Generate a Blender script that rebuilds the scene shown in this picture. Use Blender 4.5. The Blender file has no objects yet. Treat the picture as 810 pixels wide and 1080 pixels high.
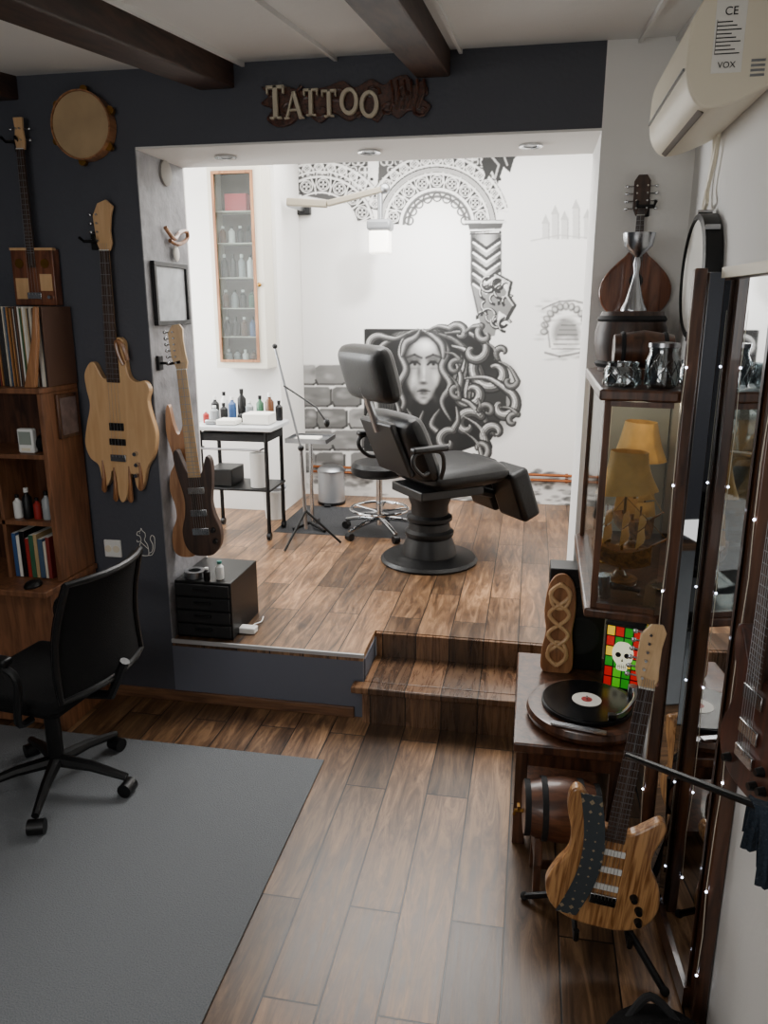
import bpy, bmesh, math, random
from math import sin, cos, pi, radians, atan2, sqrt
import numpy as np
from mathutils import Vector, Matrix
random.seed(7)
col = bpy.context.scene.collection
# ---------------------------------------------------------------- camera model
F=811.; PSI=radians(10.7); TH=radians(14.8); H=1.755
CR=Vector((cos(PSI),sin(PSI),0)); CF=Vector((-sin(PSI)*cos(TH),cos(PSI)*cos(TH),-sin(TH))); CU=CR.cross(CF)
def ray(px,py): return CR*((px-405)/F)+CU*((540-py)/F)+CF
def at_y(px,py,Y): d=ray(px,py); k=Y/d.y; return Vector((d.x*k,Y,H+d.z*k))
def at_z(px,py,Z): d=ray(px,py); k=(Z-H)/d.z; return Vector((d.x*k,d.y*k,Z))
def at_x(px,py,X): d=ray(px,py); k=X/d.x; return Vector((X,d.y*k,H+d.z*k))
cam=bpy.data.cameras.new('camera'); co=bpy.data.objects.new('camera',cam); col.objects.link(co)
cam.sensor_fit='VERTICAL'; cam.sensor_height=36; cam.lens=F/1080*36; cam.clip_start=.05
co.matrix_world=Matrix(((CR.x,CU.x,-CF.x,0),(CR.y,CU.y,-CF.y,0),(CR.z,CU.z,-CF.z,H),(0,0,0,1)))
bpy.context.scene.camera=co
# ---------------------------------------------------------------- materials
def lin(c):
    return tuple((v/255/12.92 if v/255<=.04045 else ((v/255+.055)/1.055)**2.4) for v in c)+(1,)
def base(name):
    m=bpy.data.materials.new(name); m.use_nodes=True; nt=m.node_tree
    return m,nt,nt.nodes['Principled BSDF']
def M(name,c,r=.5,m=0,bump=0,bs=40,var=0,emit=0,coat=0,spec=.5):
    mt,nt,p=base(name); p.inputs['Base Color'].default_value=lin(c); p.inputs['Roughness'].default_value=r
    p.inputs['Metallic'].default_value=m; p.inputs['Coat Weight'].default_value=coat; p.inputs['Specular IOR Level'].default_value=spec
    if emit: p.inputs['Emission Color'].default_value=lin(c); p.inputs['Emission Strength'].default_value=emit
    if bump or var:
        tc=nt.nodes.new('ShaderNodeTexCoord'); n=nt.nodes.new('ShaderNodeTexNoise'); n.inputs['Scale'].default_value=bs; n.inputs['Detail'].default_value=5
        nt.links.new(tc.outputs['Object'],n.inputs['Vector'])
        if bump:
            b=nt.nodes.new('ShaderNodeBump'); b.inputs['Strength'].default_value=bump; b.inputs['Distance'].default_value=.01
            nt.links.new(n.outputs['Fac'],b.inputs['Height']); nt.links.new(b.outputs['Normal'],p.inputs['Normal'])
        if var:
            mx=nt.nodes.new('ShaderNodeMixRGB'); mx.inputs[1].default_value=lin(tuple(max(0,v*(1-var)) for v in c)); mx.inputs[2].default_value=lin(tuple(min(255,v*(1+var)) for v in c))
            nt.links.new(n.outputs['Fac'],mx.inputs[0]); nt.links.new(mx.outputs[0],p.inputs['Base Color'])
    return mt
def wood(name,c1,c2,sc=(14,14,1.6),r=.4,coat=0,e0=.35,e1=.66):
    mt,nt,p=base(name); p.inputs['Roughness'].default_value=r; p.inputs['Coat Weight'].default_value=coat
    tc=nt.nodes.new('ShaderNodeTexCoord'); mp=nt.nodes.new('ShaderNodeMapping'); mp.inputs['Scale'].default_value=sc
    n=nt.nodes.new('ShaderNodeTexNoise'); n.inputs['Scale'].default_value=3; n.inputs['Detail'].default_value=7; n.inputs['Distortion'].default_value=.8
    cr=nt.nodes.new('ShaderNodeValToRGB'); cr.color_ramp.elements[0].position=e0; cr.color_ramp.elements[1].position=e1
    cr.color_ramp.elements[0].color=lin(c1); cr.color_ramp.elements[1].color=lin(c2)
    L=nt.links.new; L(tc.outputs['Object'],mp.inputs['Vector']); L(mp.outputs[0],n.inputs['Vector']); L(n.outputs['Fac'],cr.inputs[0]); L(cr.outputs[0],p.inputs['Base Color'])
    return mt
def planks(name,c1,c2,dark,rough=.32):
    mt,nt,p=base(name); L=nt.links.new; N=nt.nodes.new
    tc=N('ShaderNodeTexCoord'); sx=N('ShaderNodeSeparateXYZ'); cx=N('ShaderNodeCombineXYZ'); L(tc.outputs['Object'],sx.inputs[0]); L(sx.outputs['Y'],cx.inputs['X']); L(sx.outputs['X'],cx.inputs['Y'])
    br=N('ShaderNodeTexBrick'); br.inputs['Scale'].default_value=1; br.inputs['Brick Width'].default_value=.95; br.inputs['Row Height'].default_value=.155
    br.inputs['Mortar Size'].default_value=.0028; br.inputs['Mortar Smooth'].default_value=.2; br.inputs['Color1'].default_value=(0,0,0,1); br.inputs['Color2'].default_value=(1,1,1,1); br.inputs['Mortar'].default_value=(.5,.5,.5,1)
    br.offset=.37; L(cx.outputs[0],br.inputs['Vector'])
    mp=N('ShaderNodeMapping'); mp.inputs['Scale'].default_value=(11,1.3,1); L(tc.outputs['Object'],mp.inputs['Vector'])
    ad=N('ShaderNodeVectorMath'); ad.operation='ADD'; L(mp.outputs[0],ad.inputs[0]); L(br.outputs['Color'],ad.inputs[1])
    n=N('ShaderNodeTexNoise'); n.inputs['Scale'].default_value=2.2; n.inputs['Detail'].default_value=9; n.inputs['Roughness'].default_value=.7; n.inputs['Distortion'].default_value=1.2; L(ad.outputs[0],n.inputs['Vector'])
    cr=N('ShaderNodeValToRGB'); e=cr.color_ramp.elements; e[0].position=.33; e[0].color=lin(dark); e[1].position=.68; e[1].color=lin(c2); k=e.new(.5); k.color=lin(c1); L(n.outputs['Fac'],cr.inputs[0])
    hv=N('ShaderNodeHueSaturation'); mr=N('ShaderNodeMapRange'); mr.inputs['To Min'].default_value=.5; mr.inputs['To Max'].default_value=1.4; L(br.outputs['Color'],mr.inputs[0]); L(mr.outputs[0],hv.inputs['Value']); L(cr.outputs[0],hv.inputs['Color'])
    n2=N('ShaderNodeTexNoise'); n2.inputs['Scale'].default_value=2.6; n2.inputs['Detail'].default_value=4; L(tc.outputs['Object'],n2.inputs['Vector'])
    mr3=N('ShaderNodeMapRange'); mr3.inputs['From Min'].default_value=.3; mr3.inputs['From Max'].default_value=.7; mr3.inputs['To Min'].default_value=.62; mr3.inputs['To Max'].default_value=1.15; L(n2.outputs['Fac'],mr3.inputs[0])
    mu=N('ShaderNodeVectorMath'); mu.operation='SCALE'; L(hv.outputs[0],mu.inputs[0]); L(mr3.outputs[0],mu.inputs['Scale'])
    mx=N('ShaderNodeMixRGB'); mx.inputs[2].default_value=lin((14,9,6)); L(br.outputs['Fac'],mx.inputs[0]); L(mu.outputs[0],mx.inputs[1]); L(mx.outputs[0],p.inputs['Base Color'])
    mr2=N('ShaderNodeMapRange'); mr2.inputs['To Min'].default_value=rough-.06; mr2.inputs['To Max'].default_value=rough+.14; L(n.outputs['Fac'],mr2.inputs[0]); L(mr2.outputs[0],p.inputs['Roughness'])
    b=N('ShaderNodeBump'); b.inputs['Strength'].default_value=.35; b.inputs['Distance'].default_value=.004; b.invert=True; L(br.outputs['Fac'],b.inputs['Height']); L(b.outputs[0],p.inputs['Normal'])
    return mt
def glass(name,tint=(235,240,240),gl=.12,rough=.02):
    mt=bpy.data.materials.new(name); mt.use_nodes=True; nt=mt.node_tree; nt.nodes.clear(); N=nt.nodes.new; L=nt.links.new
    o=N('ShaderNodeOutputMaterial'); t=N('ShaderNodeBsdfTransparent'); t.inputs[0].default_value=lin(tint); g=N('ShaderNodeBsdfGlossy'); g.inputs['Roughness'].default_value=rough
    lw=N('ShaderNodeLayerWeight'); lw.inputs[0].default_value=.25; ma=N('ShaderNodeMath'); ma.operation='MULTIPLY_ADD'; ma.inputs[1].default_value=.4; ma.inputs[2].default_value=gl; L(lw.outputs['Facing'],ma.inputs[0])
    mx=N('ShaderNodeMixShader'); L(ma.outputs[0],mx.inputs[0]); L(t.outputs[0],mx.inputs[1]); L(g.outputs[0],mx.inputs[2]); L(mx.outputs[0],o.inputs[0])
    return mt
m_slate=M('slate_paint',(68,70,78),.6,bump=.15,bs=60)
m_riser=M('riser_paint',(98,102,114),.55,bump=.1,bs=60)
m_white=M('white_paint',(226,224,220),.7,bump=.08,bs=50)
m_grey=M('grey_brushed_paint',(116,115,118),.5,bump=.9,bs=11,var=.4)
m_ceil=M('ceiling_paint',(220,220,217),.8,bump=.1,bs=30)
m_floor=planks('floor_planks',(112,82,57),(160,123,88),(62,43,30),.3)
m_floor2=planks('step_planks',(108,77,53),(150,113,80),(62,42,29),.24)
m_beam=wood('beam_wood',(40,26,20),(70,48,37),(14,2,14),.6)
m_basew=wood('baseboard_wood',(84,58,42),(126,90,64),(1.5,14,14))
m_rug=M('rug_pile',(104,107,110),.95,bump=.45,bs=220,var=.2)
m_black=M('black_plastic',(14,14,15),.42,spec=.35)
m_matte=M('matte_black',(18,18,20),.8)
m_leather=M('black_leather',(7,7,8),.40,bump=.12,bs=90,spec=.3)
m_mesh=M('black_fabric',(13,13,14),.9,bump=.3,bs=260,spec=.2)
m_chrome=M('chrome',(200,202,205),.14,1)
m_steel=M('steel',(150,152,155),.32,1)
m_brass=M('brass',(150,112,56),.35,1)
m_gold=wood('ship_wood',(84,50,22),(160,104,48),(20,20,20),.4)
m_copper=M('copper',(150,92,58),.35,1)
m_silver=M('silver',(170,172,176),.25,1)
m_dwood=wood('dark_wood',(48,29,21),(94,60,41),(14,14,1.6),.32,.25)
m_owood=wood('bookcase_wood',(100,64,41),(136,90,60),(14,14,1.6),.5)
m_lwood=wood('light_wood',(196,154,108),(216,178,132),(12,12,1.2),.35,.4,.3,.75)
m_mwood=wood('mid_wood',(120,78,48),(168,118,78),(14,14,1.4),.35,.3)
m_cwood=wood('carving_wood',(132,90,60),(178,132,94),(14,14,1.4),.35,.3)
m_ash=wood('ash_wood',(124,80,44),(190,142,92),(30,30,2.2),.3,.5,.38,.6)
m_maple=wood('maple',(190,152,108),(216,182,138),(14,14,1.4),.35,.3)
m_rose=wood('rosewood',(42,28,22),(72,50,38),(14,14,1.4),.45)
m_redw=wood('red_brown_wood',(78,42,28),(130,78,50),(12,12,1.6),.32,.4)
m_dred=wood('dark_red_wood',(44,22,16),(86,44,30),(12,12,1.6),.35,.3)
m_barrel=wood('barrel_wood',(64,36,24),(106,66,44),(2,14,14),.4,.2)
m_rubber=M('rubber',(22,22,22),.9)
m_cream=M('cream_plastic',(222,213,192),.45)
m_wplast=M('white_plastic',(225,225,222),.4)
m_glass=glass('clear_glass',gl=.05)
m_jar=glass('jar_glass',(205,212,214),.2,.05)
m_mirror=M('mirror',(215,218,220),.02,1)
m_paper=M('paper',(225,222,214),.9)
m_skin=M('drum_skin',(168,142,106),.6,var=.15,bs=9)
m_cab=M('cabinet_enamel',(205,200,186),.4)
m_shade=M('amber_shade',(186,138,70),.7,emit=.1,var=.25,bs=30)
m_led=M('led_glow',(225,232,255),.5,emit=14)
m_ltrim=M('edge_trim',(186,186,186),.4,.3)
# ---------------------------------------------------------------- mesh builder
def catmull(P,k=6,closed=True):
    out=[]; n=len(P)
    rng=range(n if closed else n-1)
    for i in rng:
        if closed: a,b,c,d=P[(i-1)%n],P[i],P[(i+1)%n],P[(i+2)%n]
        else: a,b,c,d=P[max(i-1,0)],P[i],P[i+1],P[min(i+2,n-1)]
        for j in range(k):
            t=j/k
            out.append(tuple(.5*((2*b[q])+(-a[q]+c[q])*t+(2*a[q]-5*b[q]+4*c[q]-d[q])*t*t+(-a[q]+3*b[q]-3*c[q]+d[q])*t**3) for q in range(len(b))))
    if not closed: out.append(tuple(P[-1]))
    return out
class MB:
    def __init__(s): s.v=[]; s.f=[]; s.mi=[]; s.m=0
    def add(s,vs,fs,T=None):
        o=len(s.v)
        for p in vs:
            p=Vector(p); s.v.append(tuple(T@p) if T is not None else tuple(p))
        for f in fs: s.f.append([i+o for i in f]); s.mi.append(s.m)
        return s
    def box(s,x0,x1,y0,y1,z0,z1,T=None):
        return s.add([(x,y,z) for x in (x0,x1) for y in (y0,y1) for z in (z0,z1)],[(0,1,3,2),(4,6,7,5),(0,4,5,1),(2,3,7,6),(0,2,6,4),(1,5,7,3)],T)
    def cbox(s,c,d,T=None):
        return s.box(c[0]-d[0]/2,c[0]+d[0]/2,c[1]-d[1]/2,c[1]+d[1]/2,c[2]-d[2]/2,c[2]+d[2]/2,T)
    def frame(s,p,q,hint=(0,0,1)):
        p=Vector(p);q=Vector(q); z=(q-p).normalized(); h=Vector(hint)
        if abs(z.dot(h))>.98: h=Vector((1,0,0)) if abs(z.x)<.9 else Vector((0,1,0))
        x=h.cross(z).normalized(); y=z.cross(x)
        return Matrix(((x.x,y.x,z.x,p.x),(x.y,y.y,z.y,p.y),(x.z,y.z,z.z,p.z),(0,0,0,1))),(q-p).length
    def bar(s,p,q,w,h,hint=(0,0,1)):
        T,l=s.frame(p,q,hint); return s.box(-w/2,w/2,-h/2,h/2,0,l,T)
    def cyl(s,p,q,r0,r1=None,n=16):
        if r1 is None: r1=r0
        T,l=s.frame(p,q); vs=[];
        for i in range(n):
            a=2*pi*i/n; vs.append((r0*cos(a),r0*sin(a),0)); vs.append((r1*cos(a),r1*sin(a),l))
        fs=[(2*i,2*((i+1)%n),2*((i+1)%n)+1,2*i+1) for i in range(n)]+[[2*i for i in range(n)][::-1],[2*i+1 for i in range(n)]]
        return s.add(vs,fs,T)
    def tube(s,pts,r,n=8,closed=False):
        pts=[Vector(p) for p in pts]; N=len(pts); rs=r if isinstance(r,(list,tuple)) else [r]*N
        vs=[];fs=[]; px=None
        for i,p in enumerate(pts):
            if closed: t=(pts[(i+1)%N]-pts[i-1])
            else: t=pts[min(i+1,N-1)]-pts[max(i-1,0)]
            t=t.normalized() if t.length>1e-9 else Vector((0,0,1))
            if px is None:
                h=Vector((0,0,1)) if abs(t.z)<.9 else Vector((1,0,0)); px=h.cross(t).normalized()
            else:
                px=(px-t*px.dot(t)); px=px.normalized() if px.length>1e-6 else Vector((1,0,0))
            y=t.cross(px)
            for j in range(n):
                a=2*pi*j/n; vs.append(p+(px*cos(a)+y*sin(a))*rs[i])
        for i in range(N if closed else N-1):
            k=(i+1)%N
            for j in range(n):
                fs.append((i*n+j,i*n+(j+1)%n,k*n+(j+1)%n,k*n+j))
        if not closed: fs.append(list(range(n))[::-1]); fs.append([(N-1)*n+j for j in range(n)])
        return s.add(vs,fs)
    def lathe(s,prof,c=(0,0,0),n=28,T=None,sx=1,sy=1):
        vs=[];fs=[]
        for r,z in prof:
            for j in range(n):
                a=2*pi*j/n; vs.append((c[0]+r*cos(a)*sx,c[1]+r*sin(a)*sy,c[2]+z))
        for i in range(len(prof)-1):
            for j in range(n): fs.append((i*n+j,i*n+(j+1)%n,(i+1)*n+(j+1)%n,(i+1)*n+j))
        if prof[0][0]>1e-5: fs.append(list(range(n))[::-1])
        if prof[-1][0]>1e-5: fs.append([(len(prof)-1)*n+j for j in range(n)])
        return s.add(vs,fs,T)
    def prism(s,poly,y0,y1,T=None):
        n=len(poly); vs=[(x,y0,z) for x,z in poly]+[(x,y1,z) for x,z in poly]
        fs=[list(range(n)),[n+i for i in range(n)][::-1]]+[(i,n+i,n+(i+1)%n,(i+1)%n) for i in range(n)]
        return s.add(vs,fs,T)
    def plan(s,poly,z0,z1):
        n=len(poly); vs=[(x,y,z0) for x,y in poly]+[(x,y,z1) for x,y in poly]
        fs=[list(range(n))[::-1],[n+i for i in range(n)]]+[(i,(i+1)%n,n+(i+1)%n,n+i) for i in range(n)]
        return s.add(vs,fs)
    def ball(s,c,r,sc=(1,1,1),n=14,T=None):
        prof=[(max(r*sin(pi*i/n),1e-6),-r*cos(pi*i/n)) for i in range(n+1)]
        TT=Matrix.Translation(c)@Matrix.Diagonal((sc[0],sc[1],sc[2],1))
        if T is not None: TT=T@TT
        return s.lathe(prof,(0,0,0),n*2,TT)
    def grid(s,fn,nu,nv,th,off=(0,1,0)):
        off=Vector(off)*th; A=[Vector(fn(i/nu,j/nv)) for j in range(nv+1) for i in range(nu+1)]; n=len(A); w=nu+1
        vs=A+[a+off for a in A]; fs=[]
        for j in range(nv):
            for i in range(nu):
                a=j*w+i; fs.append((a,a+1,a+w+1,a+w)); fs.append((n+a,n+a+w,n+a+w+1,n+a+1))
        for i in range(nu): fs.append((i,n+i,n+i+1,i+1)); b=nv*w+i; fs.append((b,b+1,n+b+1,n+b))
        for j in range(nv): a=j*w; fs.append((a,a+w,n+a+w,n+a)); b=a+nu; fs.append((b,n+b,n+b+w,b+w))
        return s.add(vs,fs)
    def build(s,name,m,parent=None,bev=0,seg=2,smooth=True,label=None):
        me=bpy.data.meshes.new(name); me.from_pydata(s.v,[],s.f)
        ms=m if isinstance(m,list) else [m]
        for q in ms: me.materials.append(q)
        if len(ms)>1: me.polygons.foreach_set('material_index',s.mi)
        bm=bmesh.new(); bm.from_mesh(me); bmesh.ops.recalc_face_normals(bm,faces=bm.faces); bm.to_mesh(me); bm.free()
        if smooth:
            me.polygons.foreach_set('use_smooth',[True]*len(me.polygons)); me.set_sharp_from_angle(angle=radians(38))
        o=bpy.data.objects.new(name,me); col.objects.link(o)
        if parent: o.parent=parent
        if bev:
            b=o.modifiers.new('bevel','BEVEL'); b.width=bev; b.segments=seg; b.limit_method='ANGLE'; b.angle_limit=radians(40)
        if label: o['label']=label
        return o
def B(): return MB()
def tag(o,label,cat,group=None):
    o['label']=label; o['category']=cat
    if group: o['group']=group
    return o
def thing(name,label,cat,loc=(0,0,0),rot=(0,0,0),group=None,s=1):
    o=bpy.data.objects.new(name,None); o.empty_display_size=.05; col.objects.link(o); o.location=loc; o.rotation_euler=rot; o.scale=(s,s,s)
    return tag(o,label,cat,group)
def struct(name,mb,m,bev=0):
    o=mb.build(name,m,None,bev,smooth=False); o['kind']='structure'; return o
# ---------------------------------------------------------------- setting
PX0,PX1=-1.55,.20; ZP=.30; YW=3.0; YR=3.42; YB=5.87; RX=.515
struct('floor',B().box(-3.2,RX+.1,-1.7,YW+.02,-.05,0),m_floor)
struct('floor_upper',B().box(PX0,-.66,YW,YR,ZP-.03,ZP).box(-.66,PX1,3.27,YR,ZP-.03,ZP).box(-3.0,1.0,YR,YB,ZP-.03,ZP),m_floor)
struct('wall_front',B().box(-3.2,PX0,YW,YR,0,2.72),m_slate)
struct('wall_lintel',B().box(PX0,PX1,YW,YR,2.36,2.72),m_slate)
struct('wall_platform',B().box(PX0,-.66,YW,YW+.03,0,ZP-.03),m_riser)
struct('wall_front_right',B().box(PX1,.62,YW,YR,0,2.72),m_white)
struct('wall_reveal',B().box(PX0,PX0+.004,YW+.002,YR,ZP,2.36),m_grey)
struct('trim_soffit',B().box(PX0,PX1,YW+.002,YR,2.352,2.36),m_white)
struct('trim_platform_edge',B().box(PX0,-.655,YW-.004,YW+.006,ZP-.014,ZP+.003),m_ltrim)
struct('trim_recess',B().box(-.66,-.656,YW+.03,3.27,.0,ZP-.03),m_riser)
struct('wall_right',B().box(RX,RX+.1,-1.7,YW,0,2.72),m_white)
struct('wall_left',B().box(-3.3,-3.2,-1.7,YW,0,2.72),m_slate)
struct('wall_rear',B().box(-3.3,RX+.1,-1.8,-1.7,0,2.72),m_white)
cs=.115
def slab(xa,xb,za,zb,y0=YW,y1=-1.7):
    return B().add([(xa,y0,za),(xb,y0,za),(xb,y1,za-cs*(y0-y1)),(xa,y1,za-cs*(y0-y1)),(xa,y0,zb),(xb,y0,zb),(xb,y1,zb-cs*(y0-y1)),(xa,y1,zb-cs*(y0-y1))],[(0,1,2,3),(7,6,5,4),(0,4,5,1),(1,5,6,2),(2,6,7,3),(3,7,4,0)])
struct('ceiling',slab(-3.3,RX+.1,2.63,2.68,YW,-1.8),m_ceil)
for i,(xa,xb) in enumerate(((-2.16,-2.02),(-1.27,-1.13),(-.45,-.33))):
    struct('trim_beam_%d'%(i+1),slab(xa,xb,2.545,2.635),m_beam,.006)
for i,x in enumerate((-.30,.30,.42,-1.10,-.75)):
    struct('trim_batten_%d'%(i+1),slab(x,x+.012,2.615,2.632),m_ceil)
struct('baseboard_front',B().box(-3.2,-.70,YW-.014,YW,0,.05),m_basew,.003)
struct('wall_studio_back',B().box(-1.75,1.0,YB,YB+.1,ZP-.05,2.95),m_white)
struct('wall_studio_block',B().box(-3.0,-1.75,5.3,YB+.1,ZP-.05,2.95),m_white)
struct('wall_studio_left',B().box(-3.1,-3.0,YR,YB,ZP-.05,2.95),m_white)
struct('wall_studio_right',B().box(1.0,1.1,YR,YB,ZP-.05,2.95),m_white)
struct('wall_studio_front_left',B().box(-3.0,PX0,YR,YR+.02,ZP-.05,2.95),m_white)
struct('wall_studio_front_right',B().box(PX1,1.0,YR,YR+.02,ZP-.05,2.95),m_white)
struct('wall_studio_front_top',B().box(PX0,PX1,YR,YR+.02,2.36,2.95),m_white)
struct('ceiling_studio',B().box(-3.1,1.1,YR,YB+.1,2.95,3.0),m_white)
# step
t=thing('wooden_step','dark plank step set into the platform front beside the slate blue riser','step',(0,0,0))
B().box(-.655,PX1-.002,2.99,3.262,.152,.182).box(-.70,PX1-.002,2.925,2.99,.152,.182).build('tread',m_floor2,t,.006)
B().box(-.655,PX1-.005,2.955,2.975,0.001,.151).build('lower_riser',m_floor2,t)
B().box(-.650,PX1-.005,3.248,3.266,.183,ZP-.002).build('upper_riser',m_floor2,t)
tag(B().box(-2.9,-.742,-.9,2.634,.001,.009).build('rug',m_rug,None,.003),'large grey low pile rug on the plank floor','rug')
# ---------------------------------------------------------------- mural
class Canvas:
    def __init__(s,x0,y0,w,h,S,v):
        s.x0,s.y0,s.S=x0,y0,S; s.a=np.full((h*S,w*S),v,np.float32)
        s.X,s.Y=np.meshgrid(x0+(np.arange(w*S)+.5)/S,y0+(np.arange(h*S)+.5)/S)
    def sl(s,xa,xb,ya,yb):
        S=s.S; h,w=s.a.shape
        return slice(max(0,int((ya-s.y0)*S)),min(h,int((yb-s.y0)*S)+2)),slice(max(0,int((xa-s.x0)*S)),min(w,int((xb-s.x0)*S)+2))
    def bl(s,q,m,v):
        s.a[q]=s.a[q]*(1-m)+v*m
    def line(s,P,w,v,a=1,taper=False,ws=None):
        n=len(P)-1
        for i in range(n):
            (ax,ay),(bx,by)=P[i],P[i+1]; ww=w*ws[i] if ws else (w*(1-.75*i/n) if taper else w)
            q=s.sl(min(ax,bx)-ww,max(ax,bx)+ww,min(ay,by)-ww,max(ay,by)+ww); X=s.X[q];Y=s.Y[q]
            if X.size==0: continue
            L=(bx-ax)**2+(by-ay)**2+1e-9; t=np.clip(((X-ax)*(bx-ax)+(Y-ay)*(by-ay))/L,0,1)
            d=np.hypot(X-ax-t*(bx-ax),Y-ay-t*(by-ay)); s.bl(q,np.clip((ww/2-d)*s.S+.5,0,1)*a,v)
    def ell(s,cx,cy,rx,ry,v,a=1,soft=.5,ang=0):
        R=max(rx,ry)+soft; q=s.sl(cx-R,cx+R,cy-R,cy+R); X=s.X[q]-cx;Y=s.Y[q]-cy
        x=X*cos(ang)+Y*sin(ang); y=-X*sin(ang)+Y*cos(ang)
        rho=np.sqrt((x/rx)**2+(y/ry)**2); s.bl(q,np.clip((1-rho)*min(rx,ry)/soft,0,1)*a,v)
    def poly(s,P,v,a=1):
        xs=[p[0] for p in P];ys=[p[1] for p in P]; q=s.sl(min(xs),max(xs),min(ys),max(ys)); X=s.X[q];Y=s.Y[q]; m=np.zeros(X.shape,bool)
        for i in range(len(P)):
            (ax,ay),(bx,by)=P[i],P[i-1]
            if ay==by: continue
            m^=((ay>Y)!=(by>Y))&(X<(bx-ax)*(Y-ay)/(by-ay)+ax)
        s.bl(q,m.astype(np.float32)*a,v)
    def ring(s,cx,cy,r0,r1,v,a0=0,a1=2*pi,a=1):
        q=s.sl(cx-r1,cx+r1,cy-r1,cy+r1); X=s.X[q]-cx;Y=s.Y[q]-cy; r=np.hypot(X,Y); an=np.mod(np.arctan2(-Y,X),2*pi)
        m=np.clip((r-r0)*s.S,0,1)*np.clip((r1-r)*s.S,0,1)*((an>=a0)&(an<=a1)); s.bl(q,m*a,v)
    def blur(s,q,k=1):
        a=s.a[q]
        for _ in range(k):
            p=np.pad(a,1,mode='edge'); a=(p[1:-1,1:-1]*2+p[:-2,1:-1]+p[2:,1:-1]+p[1:-1,:-2]+p[1:-1,2:])/6
        s.a[q]=a
C=Canvas(296,120,420,430,3,.93)
rn=random.Random(3)
def quatre(x,y,r,v=.92,w=1.2):
    for k in range(4): C.ring(x+r*.55*cos(k*pi/2+.78),y-r*.55*sin(k*pi/2+.78),r*.5-w/2,r*.5+w/2,v)
def lace(cx,cy,r0,r1,a0,a1,dark=.2,sp=13):
    C.ring(cx,cy,r0,r1,dark,a0,a1)
    C.ring(cx,cy,r0,r0+2.2,.92,a0,a1); C.ring(cx,cy,r0+3,r0+3.8,.6,a0,a1); C.ring(cx,cy,r1-2.8,r1,.9,a0,a1); C.ring(cx,cy,r1,r1+1,.25,a0,a1)
    rm=(r0+r1)/2; wd=(r1-r0)/2-2; n=max(2,int((a1-a0)*rm/sp))
    for i in range(n):
        a=a0+(a1-a0)*(i+.5)/n; x=cx+rm*cos(a); y=cy-rm*sin(a)
        C.ring(x,y,wd*.72,wd*.72+1.6,.92); quatre(x,y,wd*.62); C.ell(x,y,1,1,.1)
        a2=a0+(a1-a0)*i/n
        C.line([(cx+r0*cos(a2),cy-r0*sin(a2)),(cx+(r0+wd*.8)*cos(a2),cy-(r0+wd*.8)*sin(a2)),(cx+r1*cos(a2+.06),cy-r1*sin(a2+.06))],1.7,.9)
        C.line([(cx+(r0+wd*.8)*cos(a2),cy-(r0+wd*.8)*sin(a2)),(cx+r1*cos(a2-.06),cy-r1*sin(a2-.06))],1.3,.85)
C.poly([(313,161),(388,161),(388,200),(372,216),(313,205)],.28)
C.poly([(400,161),(520,161),(526,236),(396,236)],.28)
for yy in range(168,240,14):
    for xx in range(318,524,15):
        if xx>388 and xx<402: continue
        if xx<390 and yy>206: continue
        ox=(yy//14%2)*7; quatre(xx+ox,yy,7,.88,1.6); C.ell(xx+ox+7,yy+7,2,2,.08)
C.ell(461,242,66,74,.93)
C.poly([(393,236),(394,300),(498,300),(498,236)],.93)
C.poly([(296,206),(372,217),(388,202),(400,202),(394,262),(296,262)],.93)
lace(461,238,38,56,.03,pi-.03,.1,16); C.ring(461,238,57,61,.66,.03,pi-.03); C.ring(461,238,61,62.6,.1,.03,pi-.03); lace(461,238,63,76,.25,pi-.25,.14,12)
lace(338,242,38,57,.2,pi*.66,.1,16); lace(338,242,60,72,.55,pi*.66,.14,12)
C.ring(461,238,29,37,.34,.02,pi-.02); C.ring(461,238,32,34,.92,.02,pi-.02)
for k in range(9):
    a=pi*(k+.5)/9; C.ring(461+30*cos(a),238-30*sin(a),3.4,5.2,.25)
C.line([(400,162),(520,162)],3,.2); C.line([(312,166),(388,166)],2.2,.25); C.line([(400,165),(520,165)],1.6,.9)
C.poly([(511,158),(550,158),(542,168),(538,182),(531,176),(525,194),(519,180),(513,190),(508,172)],.15); C.line([(516,162),(526,174),(522,188)],2.2,.7); C.line([(530,160),(535,174)],2,.7)
C.ell(512,290,24,62,.6,.35,14)
C.poly([(492,232),(532,232),(528,243),(496,246)],.26); C.line([(491,234),(533,234)],2.8,.85); C.line([(495,243),(529,242)],1.8,.9); C.line([(496,247),(528,246)],1.6,.12)
C.poly([(497,248),(528,247),(526,296),(542,318),(538,336),(526,328),(522,354),(510,356),(503,328),(497,300)],.46)
for x in range(498,530,2): C.line([(x,248),(x,300)],2.1,.16+.62*sin((x-498)/30*pi)**1.3,.75)
for k in range(5):
    y=252+k*11
    C.line([(499,y),(513,y+10),(527,y)],3.4,.1,.85); C.line([(499,y+3.6),(513,y+13.6),(527,y+3.6)],2,.92)
for k in range(20):
    x=506+rn.random()*32; y=298+rn.random()*46; r=2.4+rn.random()*4; a=rn.random()*3; C.ring(x,y,r,r+3.2,.1,a,a+3); C.ring(x-.8,y-.8,r+.6,r+2,.85,a,a+2.4)
C.line([(524,290),(539,298),(536,312),(543,322),(535,336)],3.8,.16); C.line([(522,290),(537,298),(534,312),(541,322)],1.6,.8)
C.line([(497,248),(497,300),(504,330)],1.8,.25,.8)
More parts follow.
